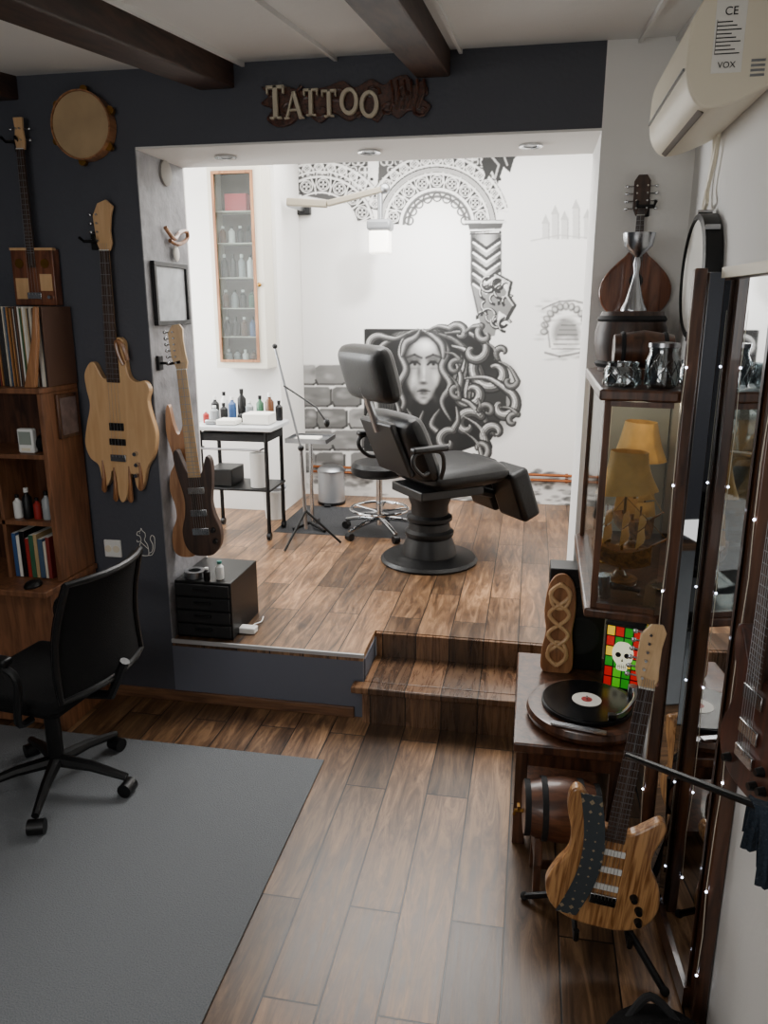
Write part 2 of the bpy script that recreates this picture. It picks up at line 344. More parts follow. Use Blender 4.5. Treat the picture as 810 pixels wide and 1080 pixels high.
for r in range(5):
    y=384+r*23; off=(r%2)*17
    for c in range(4):
        x=310+off+c*34-12+rn.random()*4; v=.38+.25*rn.random(); w=31+rn.random()*4
        C.poly([(x+1,y+3),(x+5,y+1),(x+w-3,y+1),(x+w,y+4),(x+w,y+19),(x+w-4,y+21),(x+3,y+21),(x+1,y+17)],v)
        for q in range(6): C.ell(x+4+rn.random()*(w-8),y+4+rn.random()*14,4+rn.random()*7,3+rn.random()*2,.25+.6*rn.random(),.45,3)
        C.line([(x+1,y+3),(x+5,y+.5),(x+w-3,y+.5),(x+w,y+4)],1.2,.85,.8); C.line([(x+w,y+4),(x+w,y+19),(x+w-4,y+21.5),(x+3,y+21.5),(x+1,y+17)],2.2,.18,.75)
# face panel
C.poly([(384,347),(508,347),(516,362),(534,388),(534,430),(518,464),(476,480),(384,476)],.06)
C.ell(520,420,34,50,.22,.6,18)
def lock(P,w,tone=.85):
    n=len(P)-1; ws=[max(.12,sin(pi*min(1,(i+1.2)/(n*.62)/2 if i<n*.62 else .5+(i-n*.62)/(n*.38)/2*.92))) for i in range(n)]
    C.line(P,w*1.3,.05,1,ws=ws); C.line(P,w,.24,1,ws=ws)
    nx=[]
    for i,(x,y) in enumerate(P):
        a=P[max(i-1,0)]; b=P[min(i+1,n)]; dx,dy=b[0]-a[0],b[1]-a[1]; l=sqrt(dx*dx+dy*dy)+1e-6; nx.append((-dy/l,dx/l))
    for o,ww,v in ((.12,.62,tone*.62),(.2,.40,tone*.84),(.25,.22,tone*1.08)): C.line([(x-abs(w*o)*.7,y-abs(w*o)*.7) for (x,y) in P],w*ww,min(.97,v),.9,ws=ws)
    for o in (-.2,.02,.24): C.line([(x+m[0]*w*o,y+m[1]*w*o) for (x,y),m in zip(P,nx)],.8,.12,.5)
def scroll(cx,cy,r,a,turn,w,d=1,tone=.85,tail=None):
    P=[(cx+r*(1-.82*t)*cos(a+d*t*turn),cy-r*(1-.82*t)*sin(a+d*t*turn)) for t in np.linspace(0,1,30)]
    if tail: P=catmull([tail,((tail[0]+P[0][0])/2+(P[0][1]-tail[1])*.15,(tail[1]+P[0][1])/2-(P[0][0]-tail[0])*.15),P[0]],8,False)[:-1]+P
    lock(P,w,tone)
for k in range(7):
    a=k/6; lock(catmull([(444,350),(470+10*a,349+10*a),(490+16*a,372+20*a),(480+26*a,410+20*a),(502+20*a,450+10*a)],9,False),8.5,.85 if k%2 else .5)
for k in range(6):
    a=k/5; lock(catmull([(440,350),(412-8*a,356+8*a),(398-8*a,386+8*a),(412-14*a,426+6*a),(398-6*a,462+8*a)],9,False),8,.85 if k%2 else .5)
C.ell(446,390,24,37,.04,1,1.6,.05); C.ell(446,412,16,18,.04,1,1.6)
C.ell(446,388,22,33.5,.60,1,4,.05); C.ell(446,411,13.5,16,.60,1,4)
C.ell(449,364,14,11,.92,.9,9); C.ell(435,400,7,9,.84,.7,7); C.ell(460,398,6,10,.9,.7,7); C.ell(447,424,6,4,.82,.7,4)
C.ell(427,393,9,31,.06,.9,8,.05); C.ell(467,398,6,27,.14,.8,6); C.ell(435,418,6,12,.2,.7,6,.35); C.ell(458,419,5,10,.3,.6,5,-.35)
for sx in (-1,1):
    ex=447+sx*9.8; C.ell(ex,380.5,8.5,6.4,.12,.9,5); C.ell(ex,384.6,5,1.9,.62,1,1.3); C.ell(ex+.3,384.2,2.1,1.9,.03,1,.8)
    C.line([(ex-6,384.6),(ex-2.5,382),(ex+2.5,382),(ex+6,384.4)],2,.03,.9); C.ell(ex,388.4,5.5,1.8,.3,.55,1.6); C.ell(ex,379.2,4.6,1.6,.6,.6,1.5)
    C.line([(ex-7.5*sx,377.5),(ex,374),(ex+8*sx,377)],2.4,.07,.75)
C.ell(441.8,392,3,13,.24,.75,3); C.ell(447.3,392,1.9,11,.92,.8,2); C.ell(446.4,404,6,2.6,.1,.85,2.2); C.ell(446.8,400.6,2.6,2,.86,.8,1.8)
C.ell(446.8,411.6,7,2.4,.14,.9,1.6); C.ell(446.8,414.8,5.8,2.6,.22,.9,1.8); C.ell(447.4,414.8,2.6,1,.6,.7,1); C.line([(440,412.8),(446.5,412.2),(453.5,412.8)],.8,.02); C.ell(446.8,419.6,5,1.8,.24,.7,1.8)
C.ell(462,380,5,16,.3,.4,5); C.ell(431,372,6,10,.3,.45,6)
for P in ([(442,348),(428,354),(422,372),(428,390),(420,408),(426,426),(416,444)],[(446,348),(462,354),(472,370),(466,388),(475,406),(466,424),(476,444)],[(444,348),(438,356),(428,362),(424,376)],[(446,349),(456,354),(466,364),(468,378)],[(430,432),(437,448),(427,462),(437,476)],[(464,432),(455,448),(467,462),(456,476)],[(447,434),(443,448),(451,462),(445,476)]): lock(catmull(P,8,False),7,.8)
for s_ in ((520,392,23,2.6,5.4,11,1,.85,(478,366)),(500,370,14,.6,4.8,9,-1,.8,(470,352)),(530,428,17,1.2,5.2,10,-1,.88,(490,400)),(497,414,16,3.4,5.2,10,1,.85,(480,380)),(494,448,16,.6,5.2,10,1,.8,(476,420)),(522,458,15,4.2,4.8,9,-1,.85,(490,440)),(473,466,13,1.2,5,9,1,.8,(482,430)),(398,366,13,1,5,8,1,.8,(430,352)),(396,406,14,2,5,8,-1,.8,(414,380)),(404,448,14,0,5,9,1,.8,(416,420)),(484,352,11,2.6,4.6,7,-1,.8,(450,350)),(512,353,10,2,4.6,7,1,.85,(490,352)),(506,474,11,5,4.6,7,1,.85,(490,456)),(538,402,8,0,4.4,6,-1,.85,(522,380)),(481,388,9,1,5,6,1,.75,(470,372)),(514,434,9,3,5,6,-1,.8,(504,420)),(482,412,8,5,5,6,-1,.75,(474,396)),(542,444,8,1,4.6,6,1,.85,(528,430)),(530,372,8,4,4.6,6,-1,.85,(514,362))): scroll(*s_)
# distant ruins
for k in range(13):
    a=pi*k/12; x=597+23*cos(a); y=350-27*sin(a)
    C.ell(x,y,5.2,4.2,.25,.8,1.4,-a); C.ell(x-.5,y-.5,3.6,2.8,.8,.95,1.4,-a)
C.ell(597,352,17,20,.34,.65,6); C.ell(597,362,15,9,.88,.9,4)
for k in range(6): C.line([(582+k*2,368-k*5),(612-k*1,368-k*5)],1.2,.3,.7)
for k in range(60): C.ell(568+rn.random()*60,314+rn.random()*68,4+rn.random()*5,1.5+rn.random(),.3+.5*rn.random(),.4,2)
C.line([(572,326),(580,322),(590,318),(605,317),(625,322)],1.8,.35,.7); C.line([(575,372),(590,376),(612,372),(628,377)],2.4,.35,.7); C.line([(580,366),(578,350),(573,340)],2,.4,.6)
for x,h in ((572,14),(582,24),(592,18),(604,30),(616,20)):
    C.poly([(x,250-h),(x+7,250-h),(x+7,252),(x,252)],.8); C.poly([(x-1,250-h),(x+3.5,240-h),(x+8,250-h)],.72); C.line([(x+7,250-h),(x+7,252)],1,.6)
C.line([(560,254),(590,248),(630,252)],1.4,.7,.8)
for k in range(200):
    x=470+rn.random()*175; y=496+rn.random()*38; C.ell(x,y,3+rn.random()*7,1.4+rn.random()*2.6,rn.choice((.22,.4,.6,.85)),.75,1.6)
for k in range(80):
    x=314+rn.random()*90; y=490+rn.random()*40; C.ell(x,y,3+rn.random()*7,1.4+rn.random()*2.4,rn.choice((.25,.5,.8)),.65,1.6)
C.blur((slice(None),slice(None)),2)
C.blur(C.sl(384,550,347,482),1); C.blur(C.sl(424,470,352,430),4)
xs=np.arange(-1.748,.93,.0050); zs=np.arange(.302,2.94,.0050); YM=YB-.004
GX,GZ=np.meshgrid(xs,zs); n=GX.size
D=np.stack([GX,np.full_like(GX,YM),GZ-H],-1)
dr=D@np.array(CR); df=D@np.array(CF); du=D@np.array(CU)
ppx=405+F*dr/df; ppy=540-F*du/df
ix=((ppx-C.x0)*C.S).astype(int); iy=((ppy-C.y0)*C.S).astype(int)
ok=(ix>=0)&(iy>=0)&(ix<C.a.shape[1])&(iy<C.a.shape[0])
val=np.full(GX.shape,.93,np.float32); val[ok]=C.a[iy[ok],ix[ok]]
val=(val**2.3)*.84
me=bpy.data.meshes.new('mural'); h_,w_=GX.shape
me.vertices.add(n); me.vertices.foreach_set('co',np.stack([GX,np.full_like(GX,YM),GZ],-1).astype(np.float32).ravel())
ii=(np.arange(h_-1)[:,None]*w_+np.arange(w_-1)[None,:]).ravel(); quads=np.stack([ii,ii+1,ii+w_+1,ii+w_],-1).astype(np.int32); nf=len(quads)
me.loops.add(nf*4); me.loops.foreach_set('vertex_index',quads.ravel()); me.polygons.add(nf); me.polygons.foreach_set('loop_start',np.arange(nf,dtype=np.int32)*4)
me.update(calc_edges=True)
ca=me.color_attributes.new('paint','FLOAT_COLOR','POINT'); ca.data.foreach_set('color',np.stack([val,val*.985,val*.96,np.ones_like(val)],-1).astype(np.float32).ravel())
mm,nt,p=base('mural_paint'); at=nt.nodes.new('ShaderNodeVertexColor'); at.layer_name='paint'; nt.links.new(at.outputs[0],p.inputs['Base Color']); p.inputs['Roughness'].default_value=.75
me.materials.append(mm); mo=bpy.data.objects.new('wall_mural',me); col.objects.link(mo)
tag(mo,'grey and white painted wall mural of gothic arches and a woman\'s face in swirling hair','mural')
# ---------------------------------------------------------------- copper pipes
for i,z in enumerate((.535,.495)):
    a=B().tube([(-1.7,YB-.03,z),(.98,YB-.03,z)],.011); 
    for x in (-1.5,-.6,.3): a.box(x-.01,x+.01,YB-.035,YB-.003,z-.014,z+.014)
    tag(a.build('copper_pipe',m_copper),('upper' if i==0 else 'lower')+' copper heating pipe running along the foot of the mural wall','pipe')
# ---------------------------------------------------------------- tattoo chair
t=thing('tattoo_chair','black leather tattoo chair on a round hydraulic base','chair',(-.55,4.36,ZP+.001),(0,0,radians(38)))
B().lathe([(.285,0),(.29,.012),(.275,.028),(.17,.04),(.15,.05)],n=40).build('base_plate',m_black,t)
B().lathe([(.165,.045),(.155,.09),(.14,.13),(.135,.15),(.145,.165),(.145,.185),(.125,.20),(.12,.24),(.135,.255),(.135,.275),(.11,.29),(.11,.34),(.125,.38),(.135,.42)],n=32).build('pedestal_column',m_black,t)
B().box(-.16,.26,-.18,.18,.41,.465).build('seat_frame',m_black,t,.008)
def cushion(name,T,w,h,th,mat=m_leather):
    b=B(); N=12; vs=[];fs=[]
    for side in (-1,1):
        for j in range(N+1):
            for i in range(N+1):
                u=-1+2*i/N; v=-1+2*j/N
                k=max(0,(1-abs(u)**6))*max(0,(1-abs(v)**6)); y=u*w/2*(1-.08*v**4); z=v*h/2*(1-.08*u**4)
                vs.append((side*th/2*(.30+.70*k**.5),y,z))
    M_=(N+1)**2
    for j in range(N):
        for i in range(N):
            a=j*(N+1)+i; fs.append((a,a+1,a+N+2,a+N+1)); fs.append((M_+a,M_+a+N+1,M_+a+N+2,M_+a+1))
    for i in range(N):
        fs.append((i,M_+i,M_+i+1,i+1)); q=N*(N+1)+i; fs.append((q,q+1,M_+q+1,M_+q)); q=i*(N+1); fs.append((q,q+N+1,M_+q+N+1,M_+q)); q=q+N; fs.append((q,M_+q,M_+q+N+1,q+N+1))
    b.add(vs,fs,T); o=b.build(name,mat,t); sd=o.modifiers.new('sub','SUBSURF'); sd.levels=1; sd.render_levels=1; return o
def TF(p,q):
    d=Vector(q)-Vector(p); z=d.normalized(); y=Vector((0,1,0)); y=(y-z*y.dot(z)).normalized(); x=y.cross(z); c=(Vector(p)+Vector(q))/2
    return Matrix(((x.x,y.x,z.x,c.x),(x.y,y.y,z.y,c.y),(x.z,y.z,z.z,c.z),(0,0,0,1))),d.length
T,l=TF((-.14,0,.53),(.40,0,.545)); cushion('seat',T,.58,l,.14)
T,l=TF((-.11,0,.53),(-.27,0,.90)); cushion('backrest',T,.58,l,.16)
T,l=TF((-.35,0,.97),(-.44,0,1.27)); cushion('headrest',T,.54,l,.15)
T,l=TF((-.22,0,.56),(-.35,0,.86)); B().box(-.018,.018,-.19,.19,-l/2,l/2,T).build('back_plate',m_black,t,.01)
B().tube([(-.34,0,.80),(-.43,0,1.05)],.022).build('headrest_post',m_steel,t)
for s in (-1,1):
    T,l=TF((.43,s*.15,.55),(.55,s*.15,.25)); B().box(-.065,.065,-.135,.135,-l/2,l/2,T).build('leg_pad',m_leather,t,.03,4)
    B().tube(catmull([(-.18,s*.28,.60),(-.24,s*.32,.60),(-.30,s*.33,.66),(-.28,s*.33,.72),(-.14,s*.33,.72),(-.10,s*.31,.64),(-.10,s*.28,.56)],5,False),.012).build('arm_frame',m_black,t)
    B().box(-.31,-.09,s*.33-.028,s*.33+.028,.722,.755).build('armrest',m_leather,t,.014,3)
B().tube([(.18,0,.44),(.44,0,.36)],.03).build('leg_support',m_black,t)
# stool
t=thing('rolling_stool','round black rolling stool with chrome star base behind the tattoo chair','stool',(-.95,4.86,ZP+.001))
B().lathe([(.16,.40),(.185,.42),(.185,.46),(.165,.485),(.1,.49),(.001,.49)],n=32).build('seat',m_leather,t)
B().cyl((0,0,.06),(0,0,.4),.022).build('gas_lift',m_chrome,t)
B().tube([(.19*cos(a),.19*sin(a),.17) for a in np.linspace(0,2*pi,32)[:-1]],.009,closed=True).build('foot_ring',m_chrome,t)
for k in range(5):
    a=2*pi*k/5+.3; lg=B().tube([(0,0,.11),(.14*cos(a),.14*sin(a),.09),(.26*cos(a),.26*sin(a),.06)],[.018,.015,.012]).tube([(.19*cos(a),.19*sin(a),.17),(.02*cos(a),.02*sin(a),.15)],.006).build('leg',m_chrome,t)
    x,y=.26*cos(a),.26*sin(a); B().cyl((x-.02*sin(a),y+.02*cos(a),.025),(x+.02*sin(a),y-.02*cos(a),.025),.025).build('caster',m_black,lg)
tag(B().box(-1.66,-.72,4.75,5.50,ZP+.0005,ZP+.0009).build('floor_mat',M('mat_rubber',(36,37,40),.7,bump=.5,bs=90)),'dark rubber mat under the rolling stool','mat')
t=thing('pedal_bin','small round steel pedal bin beside the mural wall','bin',(-1.47,5.60,ZP+.001))
B().lathe([(.105,0),(.108,.01),(.108,.022)],n=32).build('foot_ring',m_black,t)
B().lathe([(.102,.023),(.102,.25)],n=32).build('bin_body',M('brushed_steel',(176,178,182),.35,.8),t)
B().lathe([(.107,.251),(.107,.265),(.09,.285),(.05,.298),(.001,.30)],n=32).build('lid',m_steel,t)
B().box(-.025,.025,-.145,-.109,.008,.018).build('pedal',m_black,t,.003)
wb=at_z(288,548,ZP); t=thing('waste_basket','small white round waste basket beside the work trolley','bin',(wb.x,wb.y+.05,ZP+.001))
B().lathe([(.065,0),(.085,.20),(.09,.20),(.09,.212),(.08,.212),(.06,.006),(.001,.006)],n=28).build('basket',m_wplast,t)
B().lathe([(.078,.19),(.088,.235),(.084,.235),(.074,.19)],n=20).build('liner',M('liner',(150,152,156),.5),t)
# ---------------------------------------------------------------- bottles
def bottle(name,label,loc,r,h,mb_,mc,cat='bottle',group=None,neck=.4):
    t=thing(name,label,cat,loc,group=group)
    B().lathe([(r*.92,0),(r,.006),(r,h*.68),(r*neck,h*.8),(r*neck,h*.86)],n=16).build('bottle_body',mb_,t)
    B().lathe([(r*neck*1.2,h*.86),(r*neck*1.2,h),(r*.1,h)],n=14).build('cap',mc,t)
    return t
bm_={'brown':M('brown_glass',(88,52,28),.25),'white':m_wplast,'black':m_black,'green':M('green_plastic',(52,96,70),.4),'blue':M('blue_plastic',(54,84,130),.4),'clear':M('pale_plastic',(150,154,156),.3),'red':M('red_plastic',(150,40,36),.4)}
cx0,cx1,cz0,cz1,cyf,cyb=-2.14,-1.775,1.36,2.66,5.12,5.298
t=thing('glass_cabinet','tall narrow white cabinet with wood edged glass door on the studio wall','cabinet',(cx0,cyb,cz0)); W=cx1-cx0; Hh=cz1-cz0; Dp=cyb-cyf
m_cin=M('cabinet_inside',(74,62,54),.7)
B().box(0,.02,-Dp,0,0,Hh).box(W-.02,W,-Dp,0,0,Hh).box(.02,W-.02,-Dp,0,0,.02).box(.02,W-.02,-Dp,0,Hh-.02,Hh).build('body',m_cab,t)
B().box(.02,W-.02,-.012,0,.02,Hh-.02).build('back_board',m_cin,t)
d=B().box(.0,.03,-Dp-.022,-Dp-.001,0,Hh).box(W-.05,W,-Dp-.022,-Dp-.001,0,Hh).box(.03,W-.05,-Dp-.022,-Dp-.001,0,.05).box(.03,W-.05,-Dp-.022,-Dp-.001,Hh-.05,Hh).build('door',m_cab,t)
B().box(.03,.048,-Dp-.034,-Dp-.022,.04,Hh-.04).box(W-.068,W-.05,-Dp-.034,-Dp-.022,.04,Hh-.04).box(.048,W-.068,-Dp-.034,-Dp-.022,.04,.058).box(.048,W-.068,-Dp-.034,-Dp-.022,Hh-.058,Hh-.04).build('door_moulding',m_mwood,d)
B().box(.045,W-.065,-Dp-.014,-Dp-.010,.055,Hh-.055).build('door_glass',m_glass,d)
B().ball((W-.03,-Dp-.035,.55),.014).build('knob',m_brass,d)
szs=[.02,.21,.40,.60,.82,1.02]
for z in szs[1:]: B().box(.021,W-.021,-Dp+.01,-.013,z-.006,z).build('shelf',m_cab,t)
ords=['leftmost','second from left','third from left','fourth from left','rightmost']; shn=['bottom','second','third','fourth','fifth','top']
for si,z in enumerate(szs[:5]):
    hh=[.10,.13,.12,.15,.11][si]
    for k in range(5):
        c=['clear','clear','white','brown','clear','black','black','brown','blue','white','brown','clear','black','green','clear','black','black','clear','white','red','brown','white','black','black','clear'][si*5+k]
        loc=(cx0+.055+k*.062,cyf+.07,cz0+z+.001); lb='small %s bottle, %s on the %s shelf of the tall cabinet'%('pale' if c=='clear' else c,ords[k],shn[si])
        bottle('bottle',lb,loc,.022,hh,bm_[c],m_black if k%2 else m_wplast,group='bottles in the tall studio cabinet')
tag(B().box(cx0+.09,cx0+.24,cyf+.04,cyf+.12,cz0+1.021,cz0+1.13).build('medicine_box',M('pink_red',(190,60,70),.6),None,.003),'pink red box on the top shelf of the tall cabinet','box')
# ---------------------------------------------------------------- work trolley
tx,ty=-1.84,4.72; tz=.74
t=thing('work_trolley','dark framed work trolley with white top below the tall cabinet','trolley',(tx,ty,ZP+.001))
B().box(-.27,.27,-.19,.19,tz-.03,tz).build('top',M('trolley_top',(196,198,200),.35),t,.006)
B().box(-.24,.24,-.16,.16,.32,.335).build('shelf',m_black,t,.003)
for sx in (-1,1):
    for sy in (-1,1):
        lg=B().cyl((sx*.22,sy*.15,.05),(sx*.22,sy*.15,tz-.03),.013).build('leg',m_black,t)
        B().cyl((sx*.22-.012,sy*.15,.025),(sx*.22+.012,sy*.15,.025),.025).build('caster',m_black,lg)
B().box(-.23,.23,-.15,.15,.64,.69).build('drawer_case',m_matte,t,.004)
B().tube([(-.2,-.15,.60),(-.2,-.21,.60),(.2,-.21,.60),(.2,-.15,.60)],.007).build('rail',m_steel,t)
zt=ZP+tz+.003
for k,(dx,dy,c,r,h) in enumerate(((-.22,.12,'black',.026,.15),(-.16,.13,'white',.024,.18),(-.10,.12,'blue',.026,.15),(-.04,.14,'black',.028,.20),(.02,.12,'clear',.026,.13),(.09,.13,'green',.024,.16),(-.19,.03,'clear',.028,.10),(-.12,.02,'black',.024,.12),(.16,.12,'brown',.028,.18),(.22,.13,'black',.024,.13),(-.21,-.06,'red',.020,.08))):
    bottle('bottle','%s bottle standing on the work trolley, %s in the row'%('pale' if c=='clear' else c,['first','second','third','fourth','fifth','sixth','seventh, nearer','eighth, nearer','ninth','last','nearest, at the left front'][k]),(tx+dx,ty+dy,zt),r,h,bm_[c],m_black if k%2 else m_wplast,group='bottles on the work trolley')
for k,(dx,dy,w,l,h,lb,m_) in enumerate(((.14,-.03,.18,.14,.07,'white tissue box on the right of the work trolley top',m_paper),(-.04,-.10,.13,.12,.035,'flat white tray on the near edge of the work trolley',m_paper),(.02,.02,.08,.06,.05,'small dark box in the middle of the work trolley top',m_matte),(-.15,-.12,.07,.05,.03,'small grey box at the left front of the work trolley top',m_steel))):
    tag(B().box(tx+dx-w/2,tx+dx+w/2,ty+dy-l/2,ty+dy+l/2,zt,zt+h).build('supply_box',m_,None,.008),lb,'box')
t=thing('paper_roll','white paper towel roll standing on the trolley shelf','paper roll',(tx+.14,ty-.08,ZP+.34)); B().lathe([(.02,0),(.055,0),(.055,.22),(.02,.22),(.02,.0)],n=24).build('roll',M('roll_paper',(190,188,184),.9),t)
tag(B().box(tx-.2,tx-.03,ty-.12,ty+.1,ZP+.338,ZP+.45).build('glove_box',m_black,None,.006),'black box on the lower shelf of the work trolley','box')
# ---------------------------------------------------------------- tripod stand
t=thing('tripod_stand','slim silver tripod stand with boom arm beside the work trolley','stand',(-1.36,4.53,ZP+.001))
for k in range(3):
    a=2*pi*k/3+.15; B().tube([(0,0,.22),(.22*cos(a),.22*sin(a),.012)],.008).build('leg',m_black,t)
B().tube([(0,0,.10),(-.02,.0,.62)],.012).build('lower_pole',m_steel,t)
B().tube([(-.02,0,.62),(-.17,.02,1.22)],.008).build('upper_pole',m_steel,t)
B().ball((-.02,0,.62),.02).build('clutch',m_black,t)
B().tube([(-.12,.01,1.0),(.10,-.05,.88),(.16,-.06,.80)],.006).build('boom_arm',m_black,t)
B().ball((.165,-.06,.79),.018,(1,1,1.5)).build('holder',m_black,t)
B().ball((-.172,.02,1.235),.016).build('end_cap',m_black,t)
t=thing('tray_stand','small square instrument tray on a thin pole near the tripod stand','tray stand',(-1.43,4.92,ZP+.001))
B().box(-.14,.14,-.12,.12,.60,.612).box(-.14,.14,-.12,-.115,.612,.63).box(-.14,.14,.115,.12,.612,.63).box(-.14,-.135,-.12,.12,.612,.63).box(.135,.14,-.12,.12,.612,.63).build('tray',m_steel,t)
B().cyl((0,0,.02),(0,0,.6),.013).build('pole',m_chrome,t)
B().tube([(-.10,-.12,.012),(-.02,0,.03),(.12,-.12,.012)],.012).tube([(0,0,.03),(0,.15,.012)],.012).build('foot',m_black,t)
tag(B().box(-1.52,-1.36,4.85,4.97,ZP+.616,ZP+.628).build('paper_pad',m_paper,None,.002),'white paper pad lying on the instrument tray','paper')
# ---------------------------------------------------------------- wall lamp with arm
Yl=5.45; a=at_y(303,213,Yl); b1=at_y(345,215,Yl); b_=at_y(406,199,Yl); br_=at_y(322,222,YB)
t=thing('swing_arm_lamp','pale swing arm lamp reaching across the mural','lamp',(0,0,0))
B().cbox((br_.x,YB-.03,br_.z),(.10,.05,.07)).build('wall_bracket',m_black,t,.006)
B().tube([(br_.x,YB-.05,br_.z),(br_.x,Yl,a.z-.02)],.014).build('pivot_arm',m_steel,t)
m_armc=M('lamp_arm',(136,128,112),.5)
B().bar(a,b1,.06,.05).build('rear_arm',m_armc,t,.008); B().bar(b1,b_,.045,.04).build('front_arm',m_armc,t,.008)
B().ball(b_,.035).build('joint',m_steel,t)
c1=at_y(401,204,Yl); c2=at_y(401,268,Yl)
B().cyl((c1.x,c1.y,c1.z),(c1.x,c1.y,c2.z+.2),.018).build('hanger',m_steel,t)
B().box(c1.x-.07,c1.x+.07,c1.y-.06,c1.y+.06,c2.z,c2.z+.15).build('lamp_head',M('lamp_glow',(255,250,240),.4,emit=2.5),t,.015,3)
B().box(c1.x-.085,c1.x+.085,c1.y-.07,c1.y+.07,c2.z+.15,c2.z+.22).build('lamp_cap',M('lamp_grey',(110,112,114),.4),t,.02)
for k,(px,py) in enumerate(((232,162),(387,157),(560,151))):
    P=at_z(px,py,2.352); t=thing('recessed_downlight','%s recessed chrome downlight in the white soffit'%('left','middle','right')[k],'downlight',(P.x,3.2,2.352),group='downlights over the studio opening')
    B().lathe([(.03,-.001),(.045,-.001),(.045,-.008),(.03,-.006),(.03,-.001)],n=24).build('ring',m_chrome,t)
    B().lathe([(.001,-.003),(.029,-.003),(.029,-.001)],n=20).build('lens',m_steel,t)
# ---------------------------------------------------------------- TATTOO sign
P=at_y(365,108,2.99)
t=thing('tattoo_sign','carved dark wooden TATTOO sign with pale letters over the studio opening','sign',(P.x,2.998,P.z))
def S(px,py): q=at_y(px,py,2.99); return (q.x-P.x,q.z-P.z)
ol=catmull([S(*q) for q in ((276,92),(290,96),(300,91),(320,96),(345,92),(362,86),(375,93),(392,84),(405,90),(418,82),(430,80),(436,90),(447,86),(452,98),(446,104),(455,112),(446,121),(432,117),(420,125),(408,118),(398,129),(384,121),(368,128),(352,120),(338,130),(322,121),(306,132),(292,134),(282,126),(288,116),(276,110),(284,102))],4)
m_sign=wood('sign_wood',(34,18,14),(92,52,38),(30,30,30),.3,.5)
B().prism(ol,-.02,0).build('carved_board',m_sign,t,.006)
cv=B()
for k in range(10):
    x,z=S(288+k*17.5,108+(9 if k%2 else -9)); cv.tube([(x+.032*(1-.1*q)*cos(q*.8+k),-.022,z+.026*(1-.1*q)*sin(q*.8+k)) for q in range(9)],[.007*(1-q*.08) for q in range(9)],6)
x,z=S(430,100)
for k in range(6): cv.tube([(x-.06+.02*k,-.022,z-.05),(x-.05+.022*k,-.027,z),(x-.06+.024*k,-.022,z+.045)],.006,6)
cv.build('carving_relief',m_sign,t)
def letter(ch,cx,cz,h):
    w=.62*h; b=B(); y=-.034; T_=.16*h
    x0,x1=cx-w/2,cx+w/2; z0,z1=cz-h/2,cz+h/2
    def seg(p,q,tk):
        d=Vector((q[0]-p[0],q[1]-p[1])); n=Vector((-d.y,d.x)).normalized()*tk/2
        b.prism([(p[0]+n.x,p[1]+n.y),(q[0]+n.x,q[1]+n.y),(q[0]-n.x,q[1]-n.y),(p[0]-n.x,p[1]-n.y)],y-.009,y+.009)
    if ch=='T':
        seg((cx,z0),(cx,z1),T_); seg((x0,z1-T_*.3),(x1,z1-T_*.3),T_*.6); seg((x0+T_*.25,z1),(x0+T_*.25,z1-.25*h),T_*.4); seg((x1-T_*.25,z1),(x1-T_*.25,z1-.25*h),T_*.4); seg((cx-.2*h,z0+T_*.2),(cx+.2*h,z0+T_*.2),T_*.4)
    elif ch=='A':
        seg((x0,z0),(cx,z1),T_*.5); seg((x1,z0),(cx,z1),T_); seg((x0+.15*w,z0+.33*h),(x1-.15*w,z0+.33*h),T_*.4)
        for x in (x0,x1): seg((x-.1*h,z0+T_*.2),(x+.12*h,z0+T_*.2),T_*.4)
    else:
        n=28; r0=w*.62; vs=[];fs=[]
        for i in range(n):
            a=2*pi*i/n
            for (ra,rb,yy) in ((r0,h/2,y-.009),(w*.36,h*.36,y-.009),(w*.36,h*.36,y+.009),(r0,h/2,y+.009)): vs.append((cx+ra*cos(a),yy,cz+rb*sin(a)))
        for i in range(n):
            j=(i+1)%n
            for k in range(4): fs.append((i*4+k,i*4+(k+1)%4,j*4+(k+1)%4,j*4+k))
        b.add(vs,fs)
    return b
ml=M('bone_letters',(186,176,154),.5)
for ch,px,py,hp in (('T',293,110,26),('A',312,113,21),('T',330,110,21),('T',349,111,21),('O',370,109,21),('O',391,112,21)):
    x,z=S(px,py); letter(ch,x,z,hp/235).build('letter_'+ch.lower(),ml,t,.002)
